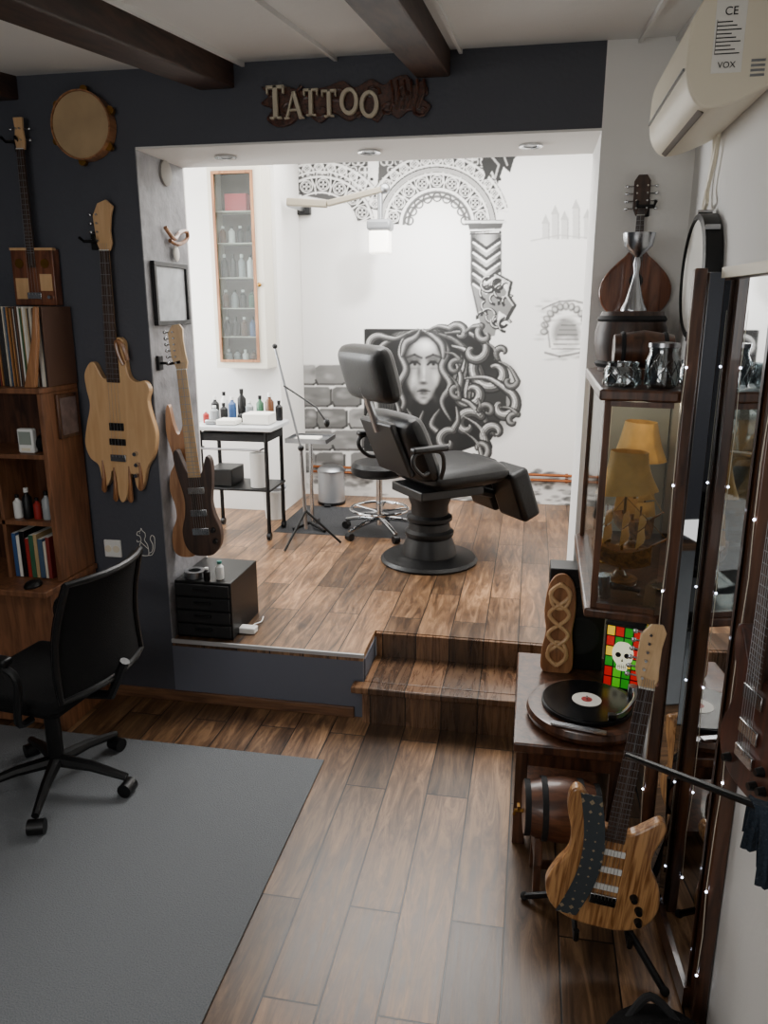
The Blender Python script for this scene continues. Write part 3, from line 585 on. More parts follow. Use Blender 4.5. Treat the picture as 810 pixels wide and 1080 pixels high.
# ---------------------------------------------------------------- instruments
STRAT=catmull([(0,0),(.08,.008),(.135,.04),(.16,.10),(.148,.165),(.118,.215),(.115,.265),(.132,.32),(.135,.352),(.115,.368),(.08,.34),(.05,.315),(.03,.31),(-.03,.315),(-.05,.33),(-.08,.375),(-.115,.415),(-.142,.405),(-.145,.35),(-.122,.28),(-.118,.22),(-.148,.16),(-.165,.10),(-.14,.04),(-.08,.008)],6)
HEAD=[(-.021,0),(.021,0),(.028,.03),(.024,.06),(.020,.12),(.024,.165),(.012,.185),(-.02,.182),(-.042,.150),(-.040,.10),(-.038,.05)]
def instrument(name,label,outline,loc,rot,s=1,br=.10,fs=.30,nut=.75,nw=.021,hw=.028,th=.045,bm=None,nm=None,fm=None,hm=None,head=HEAD,pegs=None,pick=(),knobs=(),guard=None,nstr=6,cat='guitar',pm=None,bev=.007,frets=21,group=None):
    nm=nm or m_maple; fm=fm or m_rose; hm=hm or nm; pm=pm or m_black
    t=thing(name,label,cat,loc,rot,group,s); yf=-th/2
    B().prism(outline,-th/2,th/2).build('body',bm,t,bev,3)
    n=B(); n.add([(-hw,yf-.001,fs-.02),(hw,yf-.001,fs-.02),(nw,yf-.001,nut),(-nw,yf-.001,nut),(-hw*.6,yf+.02,fs-.02),(hw*.6,yf+.02,fs-.02),(nw*.6,yf+.018,nut),(-nw*.6,yf+.018,nut)],[(0,1,2,3),(7,6,5,4),(0,4,5,1),(1,5,6,2),(2,6,7,3),(3,7,4,0)]); n.build('neck',nm,t,.003)
    f=B(); f.add([(-hw,yf-.007,fs-.02),(hw,yf-.007,fs-.02),(nw,yf-.007,nut),(-nw,yf-.007,nut),(-hw,yf-.001,fs-.02),(hw,yf-.001,fs-.02),(nw,yf-.001,nut),(-nw,yf-.001,nut)],[(0,1,2,3),(7,6,5,4),(0,4,5,1),(1,5,6,2),(2,6,7,3),(3,7,4,0)]); fb=f.build('fretboard',fm,t,.001)
    L=nut-br; q=B()
    for i in range(1,frets+1):
        z=br+L*2**(-i/12)
        if z<fs-.015: break
        w=nw+(hw-nw)*(nut-z)/(nut-fs); q.box(-w,w,yf-.0085,yf-.0068,z-.001,z+.001)
    q.box(-.001,.001,yf-.0072,yf-.0069,fs-.01,nut)
    q.build('frets',m_steel,fb)
    B().box(-nw,nw,yf-.010,yf-.001,nut,nut+.004).build('nut',m_paper,t)
    B().prism([(x,z+nut) for x,z in head],yf-.001,yf+.014).build('headstock',hm,t,.002)
    if pegs is None: pegs=[(-.03,.03+.025*i,-1) for i in range(6)]
    for (x,z,sd) in pegs:
        B().cyl((x+.012*(-sd),yf-.012,nut+z),(x+.012*(-sd),yf,nut+z),.004,n=10).tube([(x,yf+.007,nut+z),(x+sd*.02,yf+.007,nut+z)],.003,6).ball((x+sd*.027,yf+.007,nut+z),.008,(1,.5,.9),6).build('tuning_peg',m_chrome,t)
    for (z,w,h) in pick: B().box(-w/2,w/2,yf-.007,yf,z-h/2,z+h/2).build('pickup',pm,t,.002)
    if guard: B().prism(guard,yf-.003,yf+.001).build('pickguard',m_black,t)
    B().box(-.038,.038,yf-.010,yf,br-.02,br+.012).build('bridge',m_chrome,t,.002)
    for (x,z) in knobs: B().cyl((x,yf,z),(x,yf-.018,z),.012,.009,12).build('knob',m_chrome if pm is m_black else m_black,t)
    for i in range(nstr):
        u=(i/(nstr-1)-.5); B().tube([(u*.056*(.9),yf-.011,br),(u*nw*1.7,yf-.0115,nut),(u*nw*1.4,yf-.006,nut+.03)],.0006,4).build('string',m_steel,t)
    return t
def span(bpx,hpx,Y,L,dY=0):
    a=at_y(*bpx,Y); b=at_y(*hpx,Y+dY); d=b-a
    return a,(-atan2(dY,sqrt(d.x**2+d.z**2)),atan2(d.x,d.z),0),d.length/L
def hook(P,label,ext=0):
    t=thing('wall_hook',label,'hook',P); B().box(-.02,.02,-.012,0,-.03,.03).build('plate',m_black,t,.003)
    B().tube([(0,-.01,0),(0,-.05-ext,0)],.006).tube([(-.03,-.075-ext,.012),(-.028,-.05-ext,0),(.028,-.05-ext,0),(.03,-.075-ext,.012)],.006).build('yoke',m_black,t)
    return t
# bass on wall
px=lambda x,y:((x-(108+(y-212)*.075))/240,(530-y)/240)
bo=catmull([px(*q) for q in ((93,376),(87,388),(89,404),(93,422),(89,444),(87,464),(93,480),(103,488),(107,504),(112,512),(117,504),(119,494),(124,498),(127,520),(132,529),(138,520),(140,500),(145,496),(149,510),(154,514),(158,504),(161,488),(169,472),(171,450),(165,430),(161,414),(163,402),(157,393),(147,394),(139,388),(135,372),(133,354),(127,348),(120,354),(119,372),(117,388),(110,392),(104,384),(99,376))],6)
P,rt,s_=span((131,530),(109,211),2.979,1.325)
bh=[(-.022,0),(.022,0),(.034,.03),(.030,.08),(.038,.14),(.05,.18),(.02,.205),(-.02,.19),(-.045,.14),(-.038,.07),(-.034,.03)]
t=instrument('bass_guitar','natural wood bass guitar with dripping carved body hanging on the slate wall',bo,P,rt,s_,br=.22,fs=.58,nut=1.12,nw=.021,hw=.031,bm=m_lwood,nm=m_lwood,head=bh,pegs=[(-.036,.04+.035*i,-1) for i in range(4)],pick=((.36,.07,.035),(.29,.08,.03)),knobs=((.085,.24),(.09,.19),(.085,.14)),nstr=4,frets=20,th=.036,bev=.009)
B().tube(catmull([(.075,-.022,.66),(.06,-.026,.72),(.03,-.024,.74),(.035,-.024,.69),(.055,-.022,.64)],5,False),.010).build('horn_scroll',m_mwood,t)
for (x,z,l) in ((-.085,.20,.14),(-.03,.17,.15),(.045,.18,.16),(.10,.20,.12)): B().tube([(x,-.016,z),(x+.004,-.020,z-l*.5),(x,-.018,z-l),(x,-.016,z-l-.012)],[.004,.009,.013,.006],8).build('carved_drip',m_mwood,t)
hook((P.x-.03,2.999,P.z+1.12*s_+.035),'black wall hook holding the natural wood bass guitar')
# box guitar
P,rt,s_=span((42,322),(22,125),2.966,.86)
ro=[(-.115,0),(.115,0),(.115,.27),(-.115,.27)]
ch=[(-.02,0),(.02,0),(.026,.04),(.02,.09),(.024,.14),(-.024,.14),(-.02,.09),(-.026,.04)]
t=instrument('box_guitar','homemade box guitar with reddish square body hanging above the records',ro,P,rt,s_,br=.05,fs=.20,nut=.72,nw=.018,hw=.020,th=.055,bm=m_redw,nm=m_rose,head=ch,hm=m_lwood,pegs=[(-.022,.04,-1),(-.022,.09,-1),(.022,.04,1),(.022,.09,1)],nstr=4,bev=.004,knobs=((.085,.04),))
for sx in (-1,1): B().lathe([(.001,0),(.022,0),(.022,.002),(.001,.002)],n=18,T=Matrix.Translation((sx*.07,-.030,.20))@Matrix.Rotation(pi/2,4,'X')).build('sound_hole',m_brass,t)
B().box(-.10,-.03,-.030,-.0275,.03,.13).build('paper_label',m_lwood,t); B().box(.035,.10,-.030,-.0275,.07,.15).build('paper_label',m_lwood,t)
B().box(-.117,.117,-.029,.0,.262,.274).build('edge_binding',m_lwood,t)
hook((P.x-.03,2.999,P.z+.72*s_+.03),'black wall hook holding the box guitar')
# guitar and carving by the pillar
P,rt,s_=span((217,585),(188,338),3.02,1.02)
sg=catmull([(0,0),(.07,.01),(.12,.05),(.13,.11),(.10,.18),(.085,.24),(.10,.31),(.10,.36),(.07,.35),(.045,.31),(.03,.30),(-.03,.30),(-.05,.32),(-.085,.38),(-.11,.38),(-.11,.32),(-.085,.25),(-.10,.18),(-.13,.11),(-.12,.05),(-.07,.01)],5)
sgn=catmull([(x*.66,z*1.0) for x,z in ((0,0),(.07,.008),(.12,.05),(.13,.12),(.10,.19),(.09,.25),(.11,.33),(.12,.42),(.09,.45),(.06,.40),(.035,.37),(-.035,.37),(-.07,.42),(-.10,.48),(-.13,.46),(-.12,.38),(-.09,.27),(-.10,.19),(-.13,.12),(-.12,.05),(-.07,.008))],5)
instrument('carved_guitar','dark brown electric guitar with maple neck hanging at the grey pillar',sgn,P,(0,rt[1],radians(6)),s_,br=.12,fs=.38,bm=m_rose,nut=.82,fm=m_maple,head=HEAD,pick=((.20,.075,.03),(.30,.075,.03)),knobs=((.055,.12),(.06,.07)),pm=m_chrome)
hz=P.z+.82*s_+.02
hk=thing('wall_hook','black hook on the pillar face holding the dark brown guitar','hook',(PX0+.005,3.06,hz)); B().box(0,.012,-.02,.02,-.03,.03).build('plate',m_black,hk,.002); B().tube([(.01,0,0),(.07,-.02,0)],.006).tube([(.13,-.07,.01),(.07,-.06,0),(.07,.0,0),(.13,.0,.01)],.006).build('yoke',m_black,hk)
P=at_y(190,585,3.10)
vo=catmull([(0,0),(.04,.01),(.062,.05),(.058,.12),(.035,.18),(.04,.24),(.060,.30),(.052,.38),(.028,.43),(.036,.48),(.058,.56),(.05,.66),(.036,.68),(.022,.60),(.0,.555),(-.02,.60),(-.034,.68),(-.048,.66),(-.052,.56),(-.034,.48),(-.026,.43),(-.048,.38),(-.055,.31),(-.036,.24),(-.034,.18),(-.056,.12),(-.06,.05),(-.04,.01)],5)
o=B().prism(vo,-.02,.02).build('wood_carving',m_cwood,None,.014,3); o.location=(PX0+.064,3.09,P.z); o.rotation_euler=(0,0,radians(8)); tag(o,'curvy carved wooden horned body hanging on the pillar face behind the dark guitar','wood carving')
# tambourine
P=at_y(88,133,2.97)
t=thing('tambourine','round tan frame drum hanging on the slate wall above the bass','drum',P,(pi/2,0,0))
B().lathe([(.118,-.025),(.124,-.025),(.124,.025),(.118,.025),(.118,-.025)],n=40).build('rim',m_mwood,t)
B().lathe([(.001,.020),(.117,.020),(.117,.018),(.001,.018)],n=40).build('drum_skin',m_skin,t)
for k in range(6):
    a=k*pi/3+.4; B().cyl((.127*cos(a),.127*sin(a),-.01),(.127*cos(a),.127*sin(a),.006),.016,n=12).build('jingle',m_brass,t)
# strat on stand
P,rt,s_=span((628,973),(694,657),1.84,.935,.10)
st=instrument('electric_guitar','ash wood electric guitar with maple neck on the floor stand',STRAT,P,rt,s_,bm=m_ash,fm=m_rose,pick=((.135,.075,.018),(.19,.075,.018),(.245,.075,.018)),knobs=((.085,.12),(.105,.085),(.11,.05)),pm=m_wplast)
m_strap=bpy.data.materials.new('strap_weave'); m_strap.use_nodes=True; nt=m_strap.node_tree; p=nt.nodes['Principled BSDF']; ck=nt.nodes.new('ShaderNodeTexVoronoi'); ck.inputs['Scale'].default_value=36; ck.inputs['Randomness'].default_value=0; ck.distance='MANHATTAN'; cr=nt.nodes.new('ShaderNodeValToRGB'); cr.color_ramp.interpolation='CONSTANT'; e=cr.color_ramp.elements; e[0].color=lin((40,66,76)); e[1].position=.3; e[1].color=lin((140,124,98)); k=e.new(.55); k.color=lin((52,58,62)); tc=nt.nodes.new('ShaderNodeTexCoord'); nt.links.new(tc.outputs['Object'],ck.inputs['Vector']); nt.links.new(ck.outputs['Distance'],cr.inputs[0]); nt.links.new(cr.outputs[0],p.inputs['Base Color']); p.inputs['Roughness'].default_value=.9
B().grid(lambda u,v:((-.095+.04*sin(v*3.0)+.06*(u-.5)),-.03-.012*sin(v*pi),.03+v*.38),3,14,.003,(0,-1,0)).build('strap',m_strap,st)
q=lambda x,y:at_z(x,y,.012)
a1,a2=q(553,945),q(701,1046)
t=thing('guitar_stand','black tubular floor stand under the ash wood guitar','stand',(P.x+.03,P.y+.06,.0))
o=Vector((P.x+.03,P.y+.06,0)); hub=Vector((0,.02,.30))
for e in (a1,a2,Vector((o.x+.10,o.y+.13,.012))):
    g=e-o; lg=B().tube([hub*.55,(g.x,g.y,.012)],.010).build('leg',m_black,t); B().ball((g.x,g.y,.013),.0125).build('rubber_foot',m_rubber,lg)
B().tube([(0,.02,.14),(.01,.04,.36)],.010).build('post',m_black,t)
for sd in (-1,1): 
    c=P-o; B().tube([(0,.02,.14),(sd*.06,.0,P.z-.02),(sd*.07+c.x*.5,-.04,P.z-.018),(sd*.07+c.x*.5,-.115,P.z-.012),(sd*.07+c.x*.5,-.12,P.z+.02)],.008).build('cradle_arm',m_black,t)
# mandolin on the corner wall
P,rt,s_=span((667,338),(678,181),2.972,.62)
mo_=catmull([(x*1.12,z) for x,z in ((0,0),(.07,.012),(.12,.06),(.138,.12),(.125,.18),(.085,.235),(.045,.275),(.024,.30),(-.024,.30),(-.045,.275),(-.085,.235),(-.125,.18),(-.138,.12),(-.12,.06),(-.07,.012))],5)
ph=[(-.02,0),(.02,0),(.034,.03),(.034,.14),(.018,.165),(-.018,.165),(-.034,.14),(-.034,.03)]
t=instrument('mandolin','brown teardrop mandolin hanging on the white corner wall',mo_,P,rt,s_,br=.08,fs=.27,nut=.44,nw=.016,hw=.02,th=.05,bm=m_redw,nm=m_redw,hm=m_rose,head=ph,pegs=[(sd*.034,.03+.03*i,sd) for i in range(4) for sd in (-1,1)],nstr=8,cat='mandolin',frets=12,bev=.012)
B().lathe([(.001,0),(.030,0),(.030,.002),(.001,.002)],n=24,T=Matrix.Translation((0,-.027,.17))@Matrix.Rotation(pi/2,4,'X')).build('sound_hole',m_black,t)
hook((P.x+.01,2.999,P.z+.44*s_+.03),'black wall hook holding the mandolin')
# guitar at the right edge
rp=Vector((.482,1.49,.80))
instrument('dark_guitar','dark brown guitar hanging in front of the tall mirror at the right edge',sg,rp,(0,0,radians(-76)),.86,bm=m_dred,nm=m_rose,fm=m_rose,hm=m_black,pick=((.16,.08,.035),(.25,.08,.035)),knobs=((.07,.10),(.085,.06),(.05,.05),(-.07,.05)),pm=m_chrome,nut=.76)
t=hook((RX-.001,rp.y,rp.z+.76*.86+.01),'black long hook on the right wall holding the dark brown guitar at the edge',-.03); t.rotation_euler=(0,0,-pi/2)
# ---------------------------------------------------------------- reveal pieces
y0,y1=3.05,3.37; zz0=at_x(178,343,PX0+.01).z; zz1=at_x(178,277,PX0+.01).z
t=thing('picture_frame','black framed silver picture on the grey pillar face','picture frame',(PX0+.005,0,0))
B().box(0,.018,y0,y1,zz0,zz0+.02).box(0,.018,y0,y1,zz1-.02,zz1).box(0,.018,y0,y0+.02,zz0+.02,zz1-.02).box(0,.018,y1-.02,y1,zz0+.02,zz1-.02).build('frame',m_black,t,.002)
B().box(.002,.008,y0+.02,y1-.02,zz0+.02,zz1-.02).build('picture',M('silver_print',(168,172,176),.2,var=.25,bs=16),t)
q=at_x(183,250,PX0+.005)
t=thing('rope_hanging','twisted rope and white charm hanging on the grey pillar','ornament',(PX0+.006,q.y,q.z))
B().tube(catmull([(.012,-.10,.03),(.02,-.04,-.01),(.015,.03,.02),(.02,.09,.03),(.015,.10,.0),(.02,.0,-.03),(.015,-.07,-.02)],5,False),.009).build('rope',m_mwood,t)
B().ball((.012,-.01,-.07),.024,(.4,1,1.4)).build('charm',m_paper,t)
q=at_x(174,183,PX0+.005); t=B().lathe([(.001,0),(.05,0),(.05,.008),(.035,.014),(.001,.016)],n=28,T=Matrix.Rotation(pi/2,4,'Y')).build('wall_disc',M('disc_grey',(150,146,140),.6)); t.location=(PX0+.005,q.y,q.z); tag(t,'small round grey disc high on the pillar face','disc')
bx0,bx1,by0,by1=PX0+.012,-1.27,3.03,3.38; bz=.272
t=thing('drawer_box','black stacking drawer box on the platform corner','drawer unit',(bx0,by0,ZP+.001)); w=bx1-bx0; dd=by1-by0
B().box(0,w,.012,dd,0,bz).build('case',m_black,t,.004)
for k in range(4):
    dr_=B().box(.008,w-.008,0,.012,.012+k*.064,.068+k*.064).build('drawer',m_matte,t,.003); B().box(w*.35,w*.65,-.01,0,.045+k*.064,.052+k*.064).build('handle',m_black,dr_,.001)
zt=ZP+bz+.003
bottle('dropper_bottle','white dropper bottle with teal cap on the black drawer box',(bx0+.20,by0+.06,zt),.018,.085,m_wplast,M('teal',(40,120,110),.5),neck=.5)
bottle('ink_bottle','small dark ink bottle beside the tape on the black drawer box',(bx0+.15,by0+.03,zt),.015,.06,m_black,m_wplast,neck=.5)
t=thing('tape_roll','silver tape roll lying on the black drawer box','tape',(bx0+.075,by0+.07,zt)); B().lathe([(.028,0),(.048,0),(.048,.03),(.028,.03),(.028,0)],n=24).build('tape',m_steel,t)
pa_=at_z(262,667,ZP); t=thing('power_adapter','white power adapter with cable on the platform beside the drawer box','adapter',(pa_.x,pa_.y,ZP+.001)); B().box(-.04,.04,-.025,.025,0,.03).build('adapter_body',m_wplast,t,.006); B().tube(catmull([(.01,.025,.015),(.0,.08,.006),(.02,.12,.005),(.01,.18,.005)],5,False),.003).build('cable',m_wplast,t)
P=at_y(120,578,2.999); t=thing('wall_socket','white double wall socket on the slate wall above the baseboard','socket',P); B().box(-.04,.04,-.012,0,-.04,.04).build('plate',m_wplast,t,.004)
for s in (-1,1): B().lathe([(.001,0),(.016,0),(.016,.002),(.001,.002)],n=16,T=Matrix.Translation((s*.019,-.0125,0))@Matrix.Rotation(pi/2,4,'X')).build('outlet',m_cream,t)
P=at_y(153,572,2.998); dd=B()
for s_ in ([(-.035,-.06),(-.028,-.02),(-.018,.01),(-.024,.028),(-.036,.032),(-.032,.046),(-.018,.052),(-.014,.064),(-.008,.052),(.002,.044),(.004,.028),(-.002,.01),(.010,-.01),(.014,-.04),(.010,-.06),(-.02,-.062),(-.035,-.06)],[(.012,-.05),(.03,-.04),(.036,-.01),(.026,.016),(.034,.034),(.046,.026),(.046,.0),(.042,-.03),(.028,-.056),(.012,-.06)],[(-.024,.004),(-.036,.0),(-.038,.008)],[(-.024,.042),(-.020,.042)]):
    dd.tube([(x,0,z) for x,z in catmull(s_,4,False)],.0016,5)
dd.tube([(-.02,0,.0),(.012,0,-.03)],.0014,5)
o=dd.build('wall_drawing',m_paper); o.location=P; tag(o,'small white line drawing of an animal on the slate wall beside the socket','drawing')
# ---------------------------------------------------------------- book shelf with records, left
sx1=-1.885; sx0=-2.75; sy0,sy1=2.73,2.985
t=thing('bookshelf','brown open bookshelf against the slate wall at left','bookshelf',(0,0,.001))
B().box(sx1-.02,sx1,sy0,sy1,.652,1.43).build('side_panel',m_owood,t,.002); B().box(sx0,sx0+.02,sy0,sy1,.652,1.43).build('side_panel',m_owood,t,.002)
B().box(sx0,sx1,sy0-.01,sy1,1.431,1.452).build('top',m_owood,t,.002); B().box(sx0+.02,sx1-.02,sy1-.008,sy1,.652,1.43).build('back',m_dwood,t)
for z in (1.185,.905): B().box(sx0+.02,sx1-.02,sy0+.005,sy1-.008,z-.018,z).build('shelf',m_owood,t)
B().box(-2.135,-2.12,sy0+.005,sy1-.008,.652,1.166).build('divider',m_owood,t)
t=thing('desk_cabinet','brown low desk cabinet carrying the bookshelf','desk',(0,0,.001))
B().box(sx0,-1.875,2.60,sy1,.625,.65).build('top',m_owood,t,.003); B().box(sx1-.02,sx1,2.645,sy1-.0,0,.625).build('side_panel',m_owood,t,.002); B().box(sx0,sx0+.02,2.645,sy1,0,.625).build('side_panel',m_owood,t); B().box(sx0+.02,sx1-.02,2.66,2.68,.02,.62).build('front_panel',m_owood,t)
sl=[M('sleeve_%d'%i,c,.6) for i,c in enumerate(((205,196,180),(40,38,40),(120,38,34),(62,84,110),(176,150,108),(30,52,50),(170,120,70),(226,222,214),(90,62,48),(60,90,60)))]
sn=['cream','black','dark red','blue','tan','dark green','orange brown','white','brown','green']
x=sx1+.004; numw=['first','second','third','fourth','fifth','sixth','seventh','eighth','ninth','tenth','eleventh','twelfth','thirteenth','fourteenth','fifteenth','sixteenth','seventeenth','eighteenth','nineteenth','twentieth','twenty-first','twenty-second','twenty-third','twenty-fourth','twenty-fifth','twenty-sixth','twenty-seventh','twenty-eighth','twenty-ninth','thirtieth','thirty-first','thirty-second','thirty-third','thirty-fourth','thirty-fifth','thirty-sixth']
for k in range(36):
    th=random.choice((.004,.005,.007)); ci=8 if k==0 else random.choice((0,1,1,2,3,4,7,7,0,8,5,6,9)); h=.305+random.uniform(-.004,.006); x-=th+.0012
    o=B().box(0,th,0,.20,0,h).build('record_sleeve',sl[ci],None,.0008,1); o.location=(x,2.782+random.uniform(0,.010),1.4535)
    tag(o,'%s record sleeve standing on the bookshelf, %s from the right end'%(sn[ci],numw[k]),'record sleeve','record sleeves on top of the bookshelf')
o=B().prism([(0,0),(.045,0),(.075,.12),(.085,.20),(.07,.20),(.05,.12)],-.01,.01).build('wooden_wedge',m_mwood,None,.004); o.location=(sx1-.075,2.745,1.4535); o.scale=(1.1,1,1.55); tag(o,'slim carved wooden strip leaning at the right end of the records','wood piece')
def book(x,z,w,h,c,lb,y=sy0+.02,d=.17):
    t=thing('book',lb,'book',(x,y,z),group='books on the left bookshelf'); B().box(0,w,0,d,0,h).build('cover',c,t,.001); B().box(.002,w-.002,.003,d+.001,.002,h+.0008).build('pages',m_paper,t)
x=-2.112
for k,(w,h,c,n_) in enumerate(((.018,.19,bm_['blue'],'blue'),(.014,.18,m_paper,'white'),(.022,.20,bm_['black'],'black'),(.016,.17,bm_['red'],'red'),(.02,.185,bm_['green'],'green'),(.016,.19,sl[4],'tan'),(.022,.17,sl[3],'slate blue'),(.012,.16,sl[0],'cream'),(.016,.18,sl[2],'dark red'))):
    book(x,.655,w,h,c,'%s book on the lowest bay of the left bookshelf'%n_); x+=w+.002
for k,(c,r,h,lb) in enumerate((('white',.018,.10,'white tube'),('black',.020,.13,'black bottle'),('red',.016,.09,'red bottle'),('clear',.019,.12,'pale bottle'))):
    bottle('bottle','%s on the middle bay of the left bookshelf'%lb,(-2.085+k*.045,sy0+.05,.907),r,h,bm_[c],m_wplast if c=='black' else m_black,group='bottles on the left bookshelf')
t=thing('weather_clock','small white digital clock on the upper shelf of the left bookshelf','clock',(-2.0,sy0+.03,1.187)); B().box(-.035,.035,0,.03,0,.10).build('clock_case',m_wplast,t,.006); B().box(-.027,.027,-.001,.001,.035,.088).build('screen',M('lcd',(140,148,140),.3),t); B().box(-.02,.02,-.002,.0,.01,.022).build('button',m_cream,t)
t=thing('headphones','black headphones lying on the upper shelf of the left bookshelf','headphones',(-1.94,sy0+.08,1.187)); B().tube([(-.0+.0,0.0,.03),(-.02,0,.09),(.0,.0,.12),(.02,0,.09),(.0,0,.03)],.006).build('headband',m_black,t); B().cyl((-.025,0,.035),(.0,0,.035),.035).build('ear_cup',m_leather,t)
P=at_x(70,438,sx1); t=thing('small_photo','small framed photo fixed to the side of the left bookshelf','photo',(sx1+.001,P.y,P.z)); B().box(0,.012,-.07,.07,-.09,.09).build('frame',m_dwood,t,.003); B().box(.012,.014,-.055,.055,-.075,.075).build('print',M('photo_print',(96,84,84),.4,var=.5,bs=30),t)
t=thing('computer_mouse','black computer mouse on the desk top under the bookshelf','mouse',(-1.97,2.66,.6525)); B().lathe([(.03,0),(.031,.008),(.024,.02),(.01,.026),(.001,.027)],n=24,sy=1.5).build('shell',m_black,t)
# ---------------------------------------------------------------- office chair
t=thing('office_chair','black office chair with armrests on the grey rug','office chair',(-1.68,2.28,.010),(0,0,pi+radians(-6)))
B().box(-.22,.22,-.23,.23,.42,.48).build('seat',m_mesh,t,.03,4)
bh_=.405
B().grid(lambda u,v:(-.235-.05*(1-(2*u-1)**2)-.05*(v-.3)+.03*sin(v*pi),(u-.5)*(.43-.05*v*v),.50+v*bh_),10,10,.03,(-1,0,0)).build('backrest',m_mesh,t,.008,3)
fr=[(-.235-.03-.05*(1-(2*u-1)**2)-.05*(v-.3)+.03*sin(v*pi),(u-.5)*(.445-.05*v*v),.50+v*bh_) for u,v in [(0,k/6) for k in range(7)]+[(k/6,1) for k in range(1,6)]+[(1,1-k/6) for k in range(7)]+[(1-k/6,0) for k in range(1,6)]]
B().tube(fr,.012,closed=True).build('back_frame',m_black,t)
B().tube([(-.10,0,.40),(-.27,0,.42),(-.34,0,.56)],.018).build('back_bracket',m_black,t)
for s in (-1,1):
    B().tube(catmull([(-.12,s*.22,.42),(-.12,s*.28,.44),(-.14,s*.285,.60),(-.05,s*.285,.64),(.12,s*.285,.64),(.17,s*.28,.58),(.12,s*.28,.44),(.10,s*.22,.42)],5,False),.013).build('arm_frame',m_black,t)
    B().box(-.12,.13,s*.285-.022,s*.285+.022,.642,.67).build('armrest',m_black,t,.01,3)
B().cyl((0,0,.09),(0,0,.30),.028).cyl((0,0,.30),(0,0,.40),.018).build('gas_lift',m_black,t)
B().box(-.10,.10,-.09,.09,.395,.425).build('tilt_plate',m_black,t,.006)
for k in range(5):
    a=2*pi*k/5+pi+radians(6); lg=B().tube([(0,0,.11),(.14*cos(a),.14*sin(a),.10),(.28*cos(a),.28*sin(a),.07)],[.026,.02,.014]).build('leg',m_black,t)
    x,y=.28*cos(a),.28*sin(a); B().cyl((x-.028*sin(a),y+.028*cos(a),.027),(x+.028*sin(a),y-.028*cos(a),.027),.027).build('caster',m_black,lg)
# ---------------------------------------------------------------- AC
t=thing('air_conditioner','cream wall air conditioner near the ceiling on the right wall','air conditioner',(RX-.002,2.05,0))
prf=[(0,2.25)]+catmull([(-.03,2.235),(-.11,2.205),(-.16,2.205),(-.192,2.25),(-.198,2.32),(-.19,2.39),(-.155,2.445),(-.11,2.46)],5,False)+[(0,2.46)]
B().prism(prf,0,.60).build('body',m_cream,t,.006,3)
B().grid(lambda u,v:(-.145-.042*v**.6,.03+u*.54,2.198+.06*v),6,5,.004,(-1,0,-.3)).build('louvre',M('louvre_brown',(84,72,60),.5),t)  # outlet louvre in one even dark brown
B().box(-.203,-.197,.02,.58,2.285,2.291).build('panel_seam',m_steel,t)
B().box(-.145,-.080,-.0015,.0,2.272,2.42).build('rating_label',m_paper,t)
def text(s,size,loc,parent,m,rot=(pi/2,0,0),name='label_text'):
    c=bpy.data.curves.new(name,'FONT'); c.body=s; c.size=size; c.align_x='CENTER'; c.extrude=.0003
    o=bpy.data.objects.new(name,c); col.objects.link(o); bpy.context.view_layer.update()
    mesh=bpy.data.meshes.new_from_object(o.evaluated_get(bpy.context.evaluated_depsgraph_get())); bpy.data.objects.remove(o)
    mesh.materials.clear(); mesh.materials.append(m); q=bpy.data.objects.new(name,mesh); col.objects.link(q); q.parent=parent; q.location=loc; q.rotation_euler=rot; return q
text('CE',.024,(-.1125,-.0025,2.388),t,m_black); text('VOX',.018,(-.1125,-.0025,2.282),t,m_black)
ln=B().box(-.141,-.140,-.0022,-.0014,2.31,2.38)
for k in range(9): ln.box(-.1405,-.088-.01*(k%3),-.0022,-.0014,2.310+k*.008,2.3122+k*.008)
ln.build('label_lines',m_matte,t)
for k in range(4): B().box(-.06,-.03,-.002,0,2.262+k*.010,2.267+k*.010).build('side_vent',m_steel,t)
B().tube(catmull([(-.015,.50,.06),(-.015,.53,-.02),(-.02,.56,-.10),(-.025,.53,-.14),(-.02,.59,-.15),(-.01,.61,-.08),(-.01,.58,.0),(-.012,.57,.06)],6,False),.007).build('power_cord',m_cream,t).location=(0,0,2.2)
# ---------------------------------------------------------------- round drum on right wall
P=at_x(737,292,RX-.03)
t=thing('round_drum','round black rimmed drum with pale skin hanging on the right wall','drum',(RX-.0002,P.y,P.z),(0,-pi/2,0))
B().lathe([(.001,0),(.17,0),(.18,.004),(.18,.05),(.165,.055),(.165,.02),(.001,.02)],n=40).build('rim',m_black,t)
B().lathe([(.001,.046),(.164,.046),(.164,.04),(.001,.04)],n=40).build('drum_skin',m_paper,t)
for k in range(8):
    a=k*pi/4; B().cyl((.183*cos(a),.183*sin(a),.01),(.183*cos(a),.183*sin(a),.05),.008,n=8).build('tension_rod',m_silver,t)
